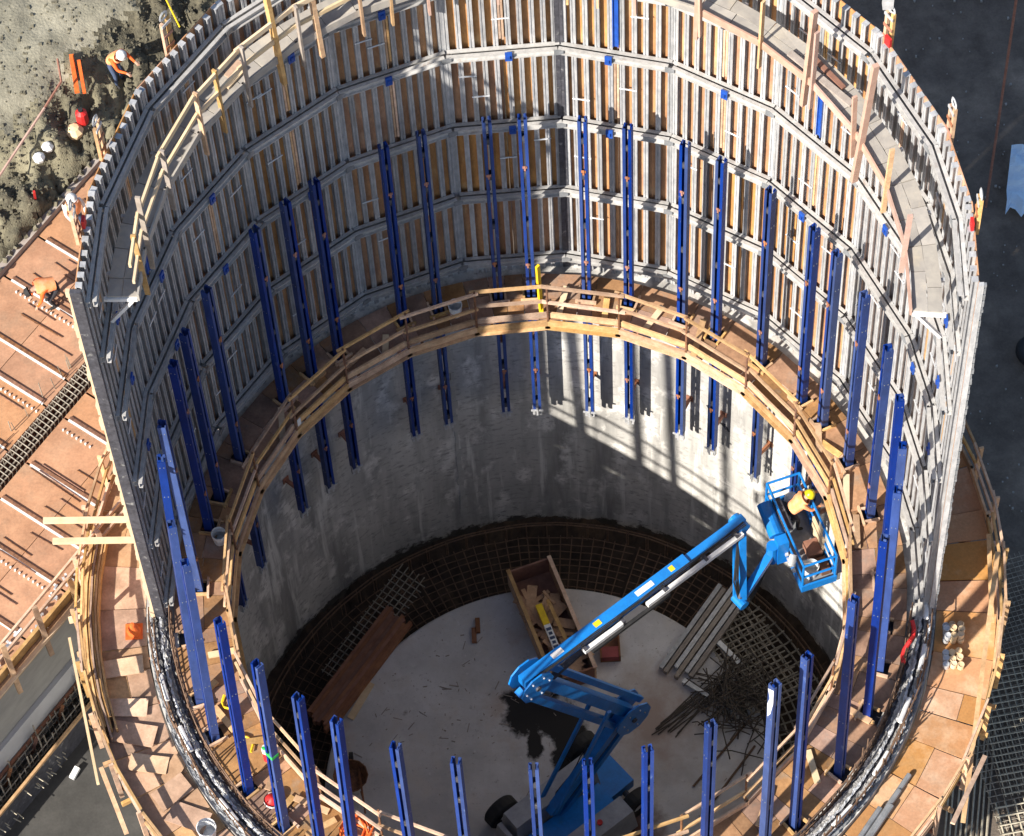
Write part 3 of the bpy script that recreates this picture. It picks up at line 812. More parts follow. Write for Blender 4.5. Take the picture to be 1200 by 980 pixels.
obj('float_ball', MB().lathe([(.001, .0), (.12, .04), (.17, .15), (.12, .26), (.001, .3)], 14, tuple(cyl(7.65, -129, PZ))), M['red'], t, smooth=True)
obj('float_band', MB().lathe([(.174, .10), (.178, .15), (.174, .20)], 14, tuple(cyl(7.65, -129, PZ))), M['white'], t)
mb = MB()
for i in range(9):
    c = cyl(7.0 + random.uniform(-.1, .1), -143 + random.uniform(-1.5, 1.5), PZ + .1)
    mb.path([c + Vector((.28 * math.cos(q * .9 + i), .28 * math.sin(q * .9 + i), .03 * q + random.uniform(-.03, .03))) for q in range(8)], .02, 4)
tag(obj('extension_cord', mb, M['orange']), 'coil of bright orange cord on the lower left platform by the rail', 'cord')
tag(obj('cord_bundle', MB().path([cyl(7.3 + .12 * math.sin(q), -108 - q * .9, PZ + .06 + .05 * math.cos(q * 2)) for q in range(14)], .03, 4), M['yellow']), 'tangled yellow cord on the left platform behind the blue posts', 'cord')
# small lamp-like note on left rail
tag(obj('paper_tag', MB().beam(cyl(6.78, -50.5, PZ + .2), cyl(6.78, -49.6, PZ + .2), .02, .26), M['white']), 'small white paper tag on the shaded left guard rail', 'tag')

# ================================================================== OUTER WALKWAYS
def outer(name, label, a0, a1, seed, z, pm):
    random.seed(seed)
    t = thing(name, label, 'walkway', tuple(cyl(9.4, (a0 + a1) / 2, z - .3)))
    a = a0
    while a < a1:
        st = random.uniform(3.6, 6.6); b = min(a + st, a1)
        if random.random() < (.12 if pm == 'deck_gold' else .3):
            rs = random.uniform(9.2, 9.6)
            for r0, r1 in ((8.70, rs - .006), (rs + .006, 10.0)):
                obj('deck_board', MB().sector(r0, r1, z - .03, z, a + .09 * random.random() + .03, b - .09 * random.random() - .03, jit=.018), M[pm], t)
        else:
            obj('deck_board', MB().sector(8.70, 10.0, z - .03, z, a + .09 * random.random() + .03, b - .09 * random.random() - .03, jit=.018), M[pm], t)
        obj('joist', MB().beam(cyl(8.7, a + .4, z - .12), cyl(10.25, a + .4, z - .12), .07, .14), M['timber'], t)
        a = b
    a = a0
    while a < a1:
        b = min(a + 7.2, a1)
        obj('toe_board', MB().beam(cyl(10.04, a - .2, z + .10), cyl(10.04, b + .2, z + .10), .05, .26), M['timber'], t)
        for r, zz in ((10.08, z + .55), (10.10, z + 1.1)):
            obj('guard_rail', MB().beam(cyl(r + random.uniform(-.03, .03), a - .7, zz + random.uniform(-.06, .06)), cyl(r + random.uniform(-.03, .03), b + .7, zz + random.uniform(-.06, .06)), .05, .10), M['timber'], t)
        obj('rail_post', MB().beam(cyl(10.14, a + .3, z - .5), cyl(10.16, a + .4, z + 1.2), .05, .10, cyl(1, a, 0)), M['timber'], t)
        mb = MB(); mb.beam(cyl(8.72, a + .5, z - .2), cyl(10.1, a + .5, z - .2), .08, .10); mb.beam(cyl(8.70, a + .5, z - 1.6), cyl(10.0, a + .5, z - .26), .07, .09)
        obj('bracket', mb, M['timber_brown'], t)
        a = b
    return t
ow_r = outer('outer_walkway', 'plywood outer walkway with timber guard rail on the right of the tank', 62, 172, 21, 5.05, 'deck_gold')
ow_l = outer('outer_walkway', 'plywood outer walkway with stacked edge boards on the left of the tank', -172, -69, 33, 5.05, 'deck_ply')
random.seed(11)
# stacked planks forming the left parapet
for i in range(7):
    rr = 9.72 + .055 * i; a0 = -107 + random.uniform(-2, 2); a1 = -79 + random.uniform(-3, 2)
    n = 5
    mb = MB()
    for q in range(n):
        p, s = a0 + (a1 - a0) * q / n, a0 + (a1 - a0) * (q + 1) / n
        mb.beam(cyl(rr, p, 5.2 + .03 * (i % 2)), cyl(rr, s, 5.2 + .03 * (i % 2)), .045, .24)
    obj('parapet_plank', mb, M['timber'], ow_l)
for a, r, w, l, rot, m, lab in ((-98.2, 9.28, .42, .9, 5, 'ply_pale', 'pale plywood offcut on the left outer walkway, uppermost of three'),
                              (-104.2, 9.35, .42, .85, -5, 'ply_pale', 'pale plywood offcut on the left outer walkway, middle of three'),
                              (-113.0, 9.36, .4, .85, -12, 'ply_pale', 'pale plywood offcut on the left outer walkway, lowest of three'),
                              (-108.2, 9.4, .5, .95, -14, 'deck_ply', 'orange plywood piece lying between pale offcuts on the left outer walkway'),
                              (-118.2, 9.2, .5, .8, 35, 'deck_ply', 'tilted orange plywood piece below the pale offcuts, left outer walkway'),
                              (-115.5, 8.95, .35, .7, 60, 'deck_ply', 'small plywood piece against the tank wall, left outer walkway'),
                              (-122.5, 9.2, .5, .9, -25, 'deck_ply', 'wide plywood piece at the bottom of the left outer walkway')):
    c = cyl(r, a, 5.05 + random.uniform(.035, .06)); th = R(rot) - R(a + 90) 
    ex = Vector((math.cos(R(rot)), math.sin(R(rot)), 0)) * (l / 2)
    tag(obj('plywood_offcut', MB().beam(c - ex, c + ex + Vector((0, 0, .05)), w, .025), M[m]), lab, 'plywood offcut', 'plywood offcuts on the left outer walkway')
tag(obj('timber_beam', MB().beam((-10.80, 1.75, 6.35), (-8.86, 1.66, 6.35), .12, .10), M['timber_pale']), 'pale timber beam laid across the left rails, upper of the pair', 'beam')
tag(obj('timber_beam', MB().beam((-10.60, 1.28, 6.25), (-8.78, 1.2, 6.25), .12, .10), M['timber_pale']), 'pale timber beam laid across the left rails, lower of the pair', 'beam')
tag(obj('timber_prop', MB().beam((-10.35, -.6, 5.2), (-9.6, -4.4, 5.9), .06, .10), M['timber_pale']), 'long pale board leaning along the left walkway parapet', 'board')
tag(obj('timber_prop', MB().beam((-9.7, -3.5, 4.7), (-9.1, -5.2, 5.0), .10, .05), M['timber']), 'short board sticking out below the left walkway corner', 'board')
tag(obj('timber_block', MB().beam((-10.4, -.05, 5.0), (-10.0, 0.02, 5.0), .10, .16), M['timber_pale']), 'end of a pale timber poking out past the left parapet', 'timber')
t = thing('traffic_cone', 'small orange object standing on the left outer walkway', 'cone', (-8.95, -.45, 5.06))
obj('cone_body', MB().lathe([(.16, 0), (.05, .34), (.001, .35)], 12, (-8.95, -.45, 5.09)), M['orange'], t)
obj('cone_base', MB().box(-9.14, -8.76, -.64, -.26, 5.06, 5.09), M['orange'], t)
# right walkway clutter
t = thing('can_stack', 'stack of grey tins and offcuts against the tank wall on the right walkway', 'cans', (8.85, -1.9, 5.06))
for cx2, cy2, nl in ((8.93, -1.62, 2), (8.86, -2.25, 1)):
    for l in range(nl):
        for i in range(9 - 3 * l):
            x = cx2 + .155 * (i % 3 - 1) + random.uniform(-.02, .02); y = cy2 + .155 * (i // 3 - 1) + random.uniform(-.02, .02); z = 5.065 + l * .165
            obj('tin', MB().lathe([(.001, 0), (.075, 0), (.075, .16), (.06, .16), (.06, .14), (.001, .14)], 10, (x, y, z)), M['timber_pale'] if i % 3 else M['galv'], t)
for i, (x, y) in enumerate(((7.3, -5.35), (7.05, -5.7), (6.85, -6.05), (6.6, -6.1))):
    tag(obj('steel_tube', MB().rod((x + .35, y + .45, 5.14 + .02 * i), (x - .9, y - 1.2, 5.13 + .02 * i), .06, 8), M['edge_steel']),
        'grey steel tube on the lower right walkway, ' + ('nearest the guard rail', 'second from the guard rail', 'third from the guard rail', 'nearest the tank wall')[i], 'tube', 'grey tubes on the right walkway')
for i, (a, r, z) in enumerate(((98, 8.45, 5.6), (106, 8.5, 5.5), (115, 8.45, 5.5), (124, 8.5, 5.45), (134, 8.5, 5.45), (-104, 8.5, 5.5), (-113, 8.45, 5.5), (-126, 8.5, 5.45))):
    tag(obj('white_pipe', MB().rod(cyl(r, a - 2.1, z), cyl(r, a + 2.1, z + .05), .055, 8), M['white']),
        'short white pipe on the bare wall top, ' + ('uppermost on the right side', 'second from the top on the right side', 'third from the top on the right side', 'fourth from the top on the right side', 'lowest on the right side',
        'uppermost on the left side', 'middle one on the left side', 'lowest on the left side')[i], 'pipe', 'white pipes on the wall top')
tag(obj('red_hose', MB().path([cyl(8.15 + .08 * math.sin(i), 101 + i * 1.2, 5.7 + .05 * math.cos(i * 2)) for i in range(7)], .05, 6), M['red']), 'red hose end on the wall top beside the right formwork edge', 'hose')
bucket('bucket', 'white bucket on the lower left walkway at the frame bottom', (-7.35, -5.35, 5.06), .2, .4, M['white'])
# planks lying along right walkway rail
for i, (p, q) in enumerate((((9.95, -.3, 6.3), (8.6, -6.3, 5.7)), ((9.75, -1.6, 5.5), (9.9, .5, 5.6)), ((9.2, -4.9, 5.9), (8.3, -6.6, 6.4)))):
    tag(obj('loose_plank', MB().beam(p, q, .10, .05), M['timber']), ('long plank slung along the lower right guard rail', 'short plank standing inside the right guard rail', 'plank sticking up past the lower right walkway')[i], 'plank')

# ================================================================== SLAB FORMWORK (left)
DZ = 4.5
sf = thing('slab_formwork', 'brown plywood slab formwork deck with a rebar filled beam trench on the left', 'formwork', tuple(dk(-2, 3, 1.0)))
def dbox(e0, e1, n0, n1, z0, z1):
    p = [dk(e0, n0, z0), dk(e1, n0, z0), dk(e1, n1, z0), dk(e0, n1, z0), dk(e0, n0, z1), dk(e1, n0, z1), dk(e1, n1, z1), dk(e0, n1, z1)]
    return MB().hexa(p)
jl = [-9.6, -8.2, -6.8, -5.3, -3.9, -2.48, -1.46, -.4, 1.0, 1.8, 3.2, 4.5, 5.8, 7.2]
for a, b in zip(jl, jl[1:]):
    for n0, n1 in ((.0, 1.45), (1.46, 2.88), (3.40, 4.9), (4.91, 6.45)):
        if n0 < 2 and math.hypot(*dk((a + b) / 2, n0, 0).xy) < 8.95 and a > 1.5: pass
        e1 = b - .03
        obj('plywood_sheet', dbox(a + .03, e1, n0 + .003, n1 - .003, DZ - .03, DZ), M['slab_ply'], sf)
for e in jl[1:-1]:
    for n0, n1 in ((.3, 2.75), (3.5, 6.2)):
        if abs(e - 1.8) < .1 and n0 < 1: continue
        obj('joint_strip', dbox(e - .025, e + .025, n0, n1, DZ - .02, DZ + .02), M['white'], sf)
        obj('painted_joint_shadow', dbox(e + .03, e + .10, n0, n1, DZ - .04, DZ + .045), M['rust'], sf)  # dark strip put in as the shadow along each white joint strip
for e0, nn in ((.72, (1.9, 2.8)), (.76, (3.5, 6.0)), (-2.7, (.3, 2.2)), (3.0, (4.2, 6.0))):
    mb = MB(); n = nn[0]
    while n < nn[1]:
        mb.rod(dk(e0, n, DZ), dk(e0, n, DZ + .05), .026, 5); n += .13
    o = obj('bar_chairs', mb, M['white'], sf); o['kind'] = 'stuff'
for i in range(52):
    e = random.choice((random.uniform(-9, 1.6), random.uniform(-4.5, .3), random.uniform(2, 6.5)))
    n = random.uniform(.4, 1.3) if e < 1.6 and i % 3 else random.uniform(3.6, 4.8)
    l = random.uniform(.8, 1.5)
    obj('rebar', MB().rod(dk(e, n, DZ + .03), dk(e + random.uniform(-.06, .06), n + l, DZ + .03), .015, 4), M['rust'], sf)
mb = MB()
obj('beam_bottom', dbox(-9.6, 7.2, 2.85, 3.43, DZ - .75, DZ - .7), M['timber_brown'], sf)
for n in (2.86, 3.39):
    obj('beam_side', dbox(-9.6, 7.2, n, n + .03, DZ - .7, DZ - .035), M['timber_brown'], sf)
e = -9.5
while e < 7.1:
    pts = [dk(e, 2.93, DZ - .6), dk(e, 2.93, DZ + .12), dk(e + .02, 3.33, DZ + .12), dk(e + .02, 3.33, DZ - .6)]
    mb.path(pts, .016, 4); e += .14
for n in (2.95, 3.05, 3.2, 3.31):
    mb.rod(dk(-9.5, n, DZ + .1), dk(7.1, n, DZ + .1), .018, 4)
o = obj('stirrups', mb, M['rebar_grey'], sf); o['kind'] = 'stuff'
mb = MB()
for i in range(26):
    e = random.uniform(-4, 4); n = 3.5 + random.uniform(0, .15)
    mb.rod(dk(e, n, DZ - .1), dk(e + random.uniform(-.05, .05), n + .05, DZ + random.uniform(.3, .6)), .012, 4)
o = obj('dowel_bars', mb, M['rebar_grey'], sf); o['kind'] = 'stuff'
obj('edge_beam', dbox(-9.6, -.25, -.10, -.02, DZ - .10, DZ + .22), M['timber'], sf)
obj('edge_beam', dbox(-9.6, -.25, -.20, -.105, DZ - .42, DZ - .12), M['timber'], sf)
obj('edge_beam', dbox(-9.6, -.25, -.30, -.20, DZ - .16, DZ - .10), M['timber_pale'], sf)
e = -9.2
while e < -.3:
    obj('edge_post', MB().beam(dk(e, -.26, DZ - .9), dk(e + .05, -.12, DZ + (1.25 if int(e * 10) % 2 else .75)), .12, .07), M['timber'], sf); e += 1.12
for z in (DZ + .65, DZ + 1.15):
    obj('guard_rail', MB().beam(dk(-9.6, -.05, z), dk(.9, -.05, z + .05), .05, .10), M['timber'], sf)
mb = MB()
for i in range(70):
    e = random.uniform(-9, -.2); n = random.uniform(.05, .32)
    a = dk(e, n, DZ + .06)
    mb.beam(a, a + Vector((random.uniform(-.18, .18), random.uniform(-.18, .18), random.uniform(0, .15))), .05, .05)
o = obj('edge_clutter', mb, M['galv'], sf); o['kind'] = 'stuff'
for i in range(3):
    obj('kerb_board', dbox(-9.6 + i * 6, -3.7 + i * 6, 6.46, 6.62, DZ - .3, DZ + .18), M['timber_grey'], sf)
mb = MB()
for i in range(60):
    e = -9 + i * .27; a = dk(e, 6.54, DZ + .18)
    mb.beam(a, a + Vector((random.uniform(-.1, .1), random.uniform(-.1, .1), .10)), .10, .06)
o = obj('kerb_stones', mb, M['rubble'], sf); o['kind'] = 'stuff'

# side walls, basin
sw = thing('side_wall', 'grey concrete wall with a pale ledge below the brown slab formwork', 'wall', tuple(dk(-5, .1, -.1)))
obj('wall_face', dbox(-16, .9, .02, .5, -.1, DZ - .45), M['side_wall'], sw)
obj('ledge', dbox(-16, -.9, -.10, .015, .55, 1.9), M['ledge'], sw)
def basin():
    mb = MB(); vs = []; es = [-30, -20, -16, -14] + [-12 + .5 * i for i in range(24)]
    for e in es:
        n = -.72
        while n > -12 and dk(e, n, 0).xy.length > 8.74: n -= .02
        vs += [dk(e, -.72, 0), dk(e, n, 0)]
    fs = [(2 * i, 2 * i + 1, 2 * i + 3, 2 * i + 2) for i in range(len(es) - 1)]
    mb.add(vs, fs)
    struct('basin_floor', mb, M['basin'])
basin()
rw = thing('rebar_wall_cage', 'low wall cage of dark rebar between timber runners at the lower left', 'rebar cage', tuple(dk(-6, -.5, 0)))
mb = MB(); e = -14
while e < -.9:
    for n in (-.22, -.5):
        mb.rod(dk(e, n, -.05), dk(e + random.uniform(-.04, .04), n + random.uniform(-.05, .05), random.uniform(1.0, 1.7)), .02, 4)
    e += .17
for z in (.2, .5, .8, 1.05):
    for n in (-.22, -.5): mb.rod(dk(-14, n, z), dk(-.9, n, z), .018, 4)
o = obj('cage_bars', mb, M['rebar_grey'], rw); o['kind'] = 'stuff'
for n, z in ((-.66, 1.0), (.0, 1.02)):
    obj('timber_runner', dbox(-14, -1.0, n - .09 - (.1 if n == 0 else 0), n - .02 - (.1 if n == 0 else 0), z, z + .09), M['timber'] if n < 0 else M['timber_brown'], rw)
obj('form_face', dbox(-14, -1.0, -.72, -.68, .003, 1.0), M['dark_steel'], rw)
for i in range(6):
    e = -3 - i * .95
    obj('brace', MB().beam(dk(e, -.12, .4), dk(e + .12, -.35, 1.35), .08, .08), M['timber_brown'], rw)
mb = MB()
for i in range(70):
    e = random.uniform(-12, -1.5); z = random.choice((.25, .5, .75)) + random.uniform(-.06, .06)
    mb.rod(dk(e, -.70, z), dk(e + random.uniform(-.03, .03), -.72 - random.uniform(.08, .22), z), .014, 4)
o = obj('tie_ends', mb, M['rebar_pale'], rw); o['kind'] = 'stuff'
tag(obj('white_block', MB().beam((-11.0, -1.65, .06), (-10.85, -1.40, .12), .13, .10), M['white']), 'small white block on the dark basin edge, lower left', 'block')

# ================================================================== TANK FLOOR CONTENTS
def rmat(name, label, r0, r1, a0, a1, nr, da, z, m, th=.02):
    mb = MB()
    for i in range(nr):
        r = r0 + (r1 - r0) * i / (nr - 1)
        pts = [cyl(r + .03 * mnoise.noise(Vector((a * .2, r * 5, 1))), a, z + .05 * mnoise.noise(Vector((a * .15, r * 3, 4)))) for a in [a0 + (a1 - a0) * k / 30 for k in range(31)]]
        mb.path(pts, th, 4)
    a = a0
    while a <= a1:
        mb.rod(cyl(r0 - .1, a + random.uniform(-.2, .2), z + .03), cyl(r1 + .05, a + random.uniform(-.2, .2), z + .03), th, 4); a += da
    t = thing(name, label, 'rebar mat', tuple(cyl((r0 + r1) / 2, (a0 + a1) / 2, z - .05)))
    o = obj('mat_bars', mb, m, t); o['kind'] = 'stuff'
rmat('rebar_mat', 'curved rusty rebar mat in the pit at the far left behind the brown planks', 5.75, 7.35, -95, -27, 9, 2.4, -6.6, M['rebar'], .014)
rmat('rebar_mat', 'curved rusty rebar mat in the far pit behind the timber skip', 5.75, 7.35, -26, 20, 9, 2.2, -6.6, M['rebar'], .015)
rmat('rebar_mat', 'curved brown rebar mat in the pit between the boom and the grey beams', 5.75, 7.3, 21, 44, 9, 2.2, -6.5, M['rebar'], .016)
rmat('rebar_mat', 'curved grey rebar mat in the pit right of the grey beams', 5.9, 7.35, 46, 110, 8, 2.4, -6.35, M['rebar_grey'], .024)
for r, z in ((7.62, -6.3), (7.45, -6.1)):
    mb = MB(); mb.path([cyl(r, a, z + .04 * mnoise.noise(Vector((a * .2, r, 0)))) for a in range(-95, 112, 3)], .02, 4)
    for a in range(-94, 110, 4): mb.rod(cyl(r, a, z), cyl(r - .02, a, z - .7), .016, 4)
    o = tag(obj('hoop_bar', mb, M['rebar']), ('upper' if z > -6.2 else 'lower') + ' long rebar hoop running along the wall foot', 'rebar hoop')
def sheet(name, label, c, w, l, rot, tilt, st, m, th=.016, group=None):
    mb = MB(); rx = Matrix.Translation(c) @ Matrix.Rotation(R(rot), 4, 'Z') @ Matrix.Rotation(R(tilt), 4, 'X')
    n = int(w / st); k = int(l / st)
    for i in range(n + 1): mb.rod(rx @ Vector((-w / 2 + i * st, -l / 2 - .05, 0)), rx @ Vector((-w / 2 + i * st, l / 2 + .05, 0)), th, 4)
    for i in range(k + 1): mb.rod(rx @ Vector((-w / 2 - .05, -l / 2 + i * st, .025)), rx @ Vector((w / 2 + .05, -l / 2 + i * st, .025)), th, 4)
    t = thing(name, label, 'rebar mesh', tuple(c), group=group)
    o = obj('mesh_bars', mb, m, t); o['kind'] = 'stuff'
sheet('rebar_mesh', 'pale rebar mesh sheet leaning beside the brown plank pile', Vector((-4.2, 4.75, -5.9)), .8, 3.4, -38, 6, .17, M['rebar_grey'])
sheet('rebar_mesh', 'square rebar mesh sheet lying over the pit beside the rebar heap', Vector((5.25, 3.2, -5.85)), 1.5, 2.7, 24, -4, .17, M['rebar_grey'], .02)

# plank pile (brown) left, grey beams right
t = thing('plank_pile', 'pile of long brown planks across the pit edge at the left', 'planks', (-4.75, 3.55, -6.0))
for i in range(9):
    a = Vector((-3.45 - .075 * i, 5.05 - .0 * i, -5.86 + .03 * (i % 3))); b = Vector((-5.55 - .05 * i + .1, 2.05 + .03 * i, -5.86 + .03 * (i % 3)))
    off = Vector((-.80, .58, 0)) * (.10 * (i - 4)) * .9
    a = Vector((-3.62, 4.92, -5.86)) + off; b = Vector((-5.70, 2.12, -5.86)) + off
    d = (a - b).normalized() * random.uniform(-.15, .15)
    obj('plank', MB().beam(a + d, b + d, .085, .20 + .02 * (i % 3)), M['timber_brown'], t)
tag(obj('loose_plank', MB().beam((-4.35, 3.2, -5.97), (-4.9, 2.25, -5.97), .18, .04), M['timber_pale']), 'pale short plank lit on the floor beside the brown pile', 'plank')
t = thing('beam_stack', 'stack of grey aluminium beams resting over the pit edge on the right', 'beams', (4.1, 4.0, -6.0))
for i in range(6):
    off = Vector((.8, -.58, 0)) * (.15 * (i - 2.5))
    d = Vector((.62, .78, 0)) * random.uniform(-.2, .2)
    obj('grey_beam', MB().beam(Vector((4.95, 5.2, -5.85)) + off + d, Vector((3.3, 3.0, -5.9)) + off + d, .11, .16), M['timber_grey'] if i % 2 else M['alu'], t)
for p, q, lab in (((4.4, 3.75, -5.9), (4.95, 3.05, -5.9), 'grey beam lying alone beside the beam stack, upper one'), ((3.45, 2.75, -5.92), (4.05, 2.3, -5.92), 'grey beam lying alone in front of the beam stack, lower one')):
    tag(obj('loose_beam', MB().beam(p, q, .13, .14), M['galv']), lab, 'beam')
# rebar heap
mb = MB()
for i in range(110):
    c = Vector((4.7 + random.gauss(0, .42), 2.0 + random.gauss(0, .5), -5.95 + random.random() * .35)); an = random.uniform(0, math.pi); l = random.uniform(.3, .9)
    d = Vector((math.cos(an), math.sin(an), random.uniform(-.15, .15))) * l
    bend = Vector((random.uniform(-.3, .3), random.uniform(-.3, .3), random.uniform(0, .2)))
    mb.path([c - d, c + bend * .5, c + d], .017, 4)
for i in range(14):
    s = random.uniform(-.25, .25)
    mb.rod((2.55 + random.uniform(0, .7), 1.25 + s + random.uniform(-.1, .35), -5.96), (5.2 + random.uniform(-.6, .3), 2.9 + s * 2, -5.8), .018, 4)
t = thing('rebar_heap', 'tangled heap of dark rebar offcuts on the right of the tank floor', 'rebar heap', (4.6, 2.0, -6.0))
o = obj('heap_bars', mb, mat('blackened_rebar', (.10, .08, .065), .85, 0, (.06, .05, .042), 8), t); o['kind'] = 'stuff'
for i, (p, q) in enumerate((((3.5, -.1, -5.96), (5.0, 1.6, -5.96)), ((3.9, -.6, -5.96), (5.1, .9, -5.96)))):
    tag(obj('steel_bar', MB().rod(p, q, .03, 5), M['rebar']), ('long dark bar on the floor below the rebar heap', 'second dark bar on the floor nearer the right blue posts')[i], 'bar')

# timber skip
t = thing('timber_skip', 'open timber skip full of lumber scraps on the tank floor', 'skip', (-.1, 4.2, -6.0))
ax = Vector((.62 - -.78, 2.95 - 5.95, 0)); ax = Vector((.30, -.954, 0)); sd = Vector((.954, .30, 0))
o0 = Vector((-.80, 5.75, -6.0))
L_, W_ = 3.3, 1.16
def sk(u, v, z): return o0 + ax * u + sd * v + Vector((0, 0, z))
def skbox(u0, u1, v0, v1, z0, z1):
    return MB().hexa([sk(u0, v0, z0), sk(u1, v0, z0), sk(u1, v1, z0), sk(u0, v1, z0), sk(u0, v0, z1), sk(u1, v0, z1), sk(u1, v1, z1), sk(u0, v1, z1)])
obj('skip_bottom', skbox(.02, L_ - .02, .02, W_ - .02, .02, .06), M['timber_brown'], t)
obj('side_board', skbox(0, L_, 0, .05, .02, .75), M['timber'], t); obj('side_board', skbox(0, L_, W_ - .05, W_, .02, .75), M['timber'], t)
obj('end_board', skbox(0, .05, .055, W_ - .055, .02, .75), M['timber_brown'], t); obj('end_board', skbox(L_ - .05, L_, .055, W_ - .055, .02, .75), M['timber_brown'], t)
obj('top_rail', skbox(-.02, L_ + .02, -.02, .08, .752, .80), M['timber'], t); obj('top_rail', skbox(-.02, L_ + .02, W_ - .08, W_ + .02, .752, .80), M['timber'], t)
mb = MB()
for i in range(46):
    u, v = random.uniform(.7, L_ - .4), random.uniform(.25, W_ - .25); an = random.gauss(0, .7); l = random.uniform(.2, .55)
    d = (ax * math.cos(an) + sd * math.sin(an)) * l
    c = sk(u, v, .35 + random.random() * .25)
    a = c - d; b = c + d
    a.z += random.uniform(-.1, .1); b.z += random.uniform(-.1, .1)
    mb.beam(a, b, random.choice((.07, .1, .25)), .035)
tag(obj('lumber_scraps', mb, M['deck_ply']), 'jumbled lumber scraps inside the timber skip', 'scraps', kind='stuff')
lv = thing('packaged_level', 'long yellow and white carton lying on the scraps in the skip', 'carton', tuple(sk(1.9, .42, .65)))
obj('carton_end', MB().beam(sk(1.15, .42, .70), sk(1.75, .42, .70), .17, .12), M['yellow'], lv)
obj('carton_body', MB().beam(sk(1.755, .42, .70), sk(2.85, .42, .70), .17, .12), M['white'], lv)
for q in range(7):
    obj('print_mark', MB().beam(sk(1.85 + q * .13, .42, .763), sk(1.93 + q * .13, .42, .763), .09 if q % 2 else .13, .003), M['denim'], lv)
tag(obj('loose_plank', MB().beam(sk(1.1, .68, .72), sk(2.9, .74, .72), .09, .04), M['timber']), 'upright orange stick lying beside the carton in the skip', 'stick')
t = thing('red_skip', 'small rusty steel tray with a red end on the tank floor behind the boom', 'tray', (1.65, 3.9, -6.0))
for nm, b in (('tray_base', (1.42, 1.93, 3.42, 4.5, -5.99, -5.93)), ('tray_side', (1.42, 1.46, 3.42, 4.5, -5.93, -5.7)), ('tray_side', (1.89, 1.93, 3.42, 4.5, -5.93, -5.7)), ('tray_end', (1.465, 1.885, 4.46, 4.5, -5.93, -5.7))):
    obj(nm, MB().box(*b), M['timber_brown'], t)
obj('red_lid', MB().box(1.465, 1.885, 3.43, 3.72, -5.93, -5.72), mat("faded_red", (.32, .07, .07), .7), t)
tag(obj('short_pipe', MB().rod((1.2, 3.3, -5.93), (1.18, 3.8, -5.93), .05, 8), M['timber_grey']), 'short dark pipe on the floor beside the red ended tray', 'pipe')
for i, (x, y) in enumerate(((-1.62, 4.62), (-1.72, 4.35))):
    tag(obj('wood_block', MB().box(x - .06, x + .06, y - .2, y + .2, -6, -5.9), M['timber_brown']), ('brown wood block on the floor left of the skip, farther one', 'brown wood block on the floor left of the skip, nearer one')[i], 'block')
tag(obj('wood_block', MB().box(3.1, 3.3, 3.35, 3.5, -6, -5.85), M['dark_steel']), 'dark block on the floor at the end of the grey beams', 'block')
t = thing('wheelbarrow', 'dark wheelbarrow in shadow on the tank floor at lower left', 'wheelbarrow', (-4.85, .35, -6.0))
obj('tray', MB().lathe([(.001, .3), (.30, .32), (.42, .62), (.44, .62), (.32, .3), (.001, .28)], 12, (-4.9, .45, -6.0)), M['rust'], t)
for s in (-.18, .18):
    obj('handle', MB().rod((-4.9 + s, .9, -5.6), (-4.75 + s, -.55, -5.45), .025, 6), M['timber_brown'], t)
obj('wheel', MB().lathe([(.001, -.05), (.2, -.05), (.2, .05), (.001, .05)], 14, (-4.9, 1.05, -5.8), 'x'), M['black'], t)
for s in (-.18, .18):
    obj('leg', MB().rod((-4.85 + s, .1, -5.6), (-4.82 + s, .05, -6.0), .02, 5), M['rust'], t)
mb = MB()
for i in range(170):
    r = 5.3 * math.sqrt(random.random()); a = random.uniform(0, 360); p = cyl(r, a, FLOOR + .006)
    if i % 2: p = Vector((random.gauss(-2.2, 1.3), random.gauss(2.6, 1.0), FLOOR + .006))
    if p.xy.length > 5.4: continue
    l = random.choice((.015, .02, .02, .03, .05, .12)); an = random.uniform(0, 6.3); d = Vector((math.cos(an), math.sin(an), 0)) * l
    mb.beam(p - d, p + d, random.uniform(.012, .03), .012)
tag(obj('floor_litter', mb, M['timber_grey']), 'small dark chips and nails littering the tank floor', 'litter', kind='stuff')

# ================================================================== BOOM LIFT
B = Vector((.06, -1.16, -4.5)); E1 = Vector((1.91, .19, -2.01)); E2 = Vector((-.31, -1.43, 3.62)); TT = Vector((4.59, 2.14, 3.6))
hd = Vector((TT.x - B.x, TT.y - B.y, 0)).normalized(); sdv = Vector((hd.y, -hd.x, 0))
J = Vector((4.55, .98, 2.0)); MT = Vector((5.36, 2.0, 2.35))
lf = thing('boom_lift', 'bright blue articulated boom lift reaching up from the tank floor', 'boom lift', (.5, -1.3, -6.0))
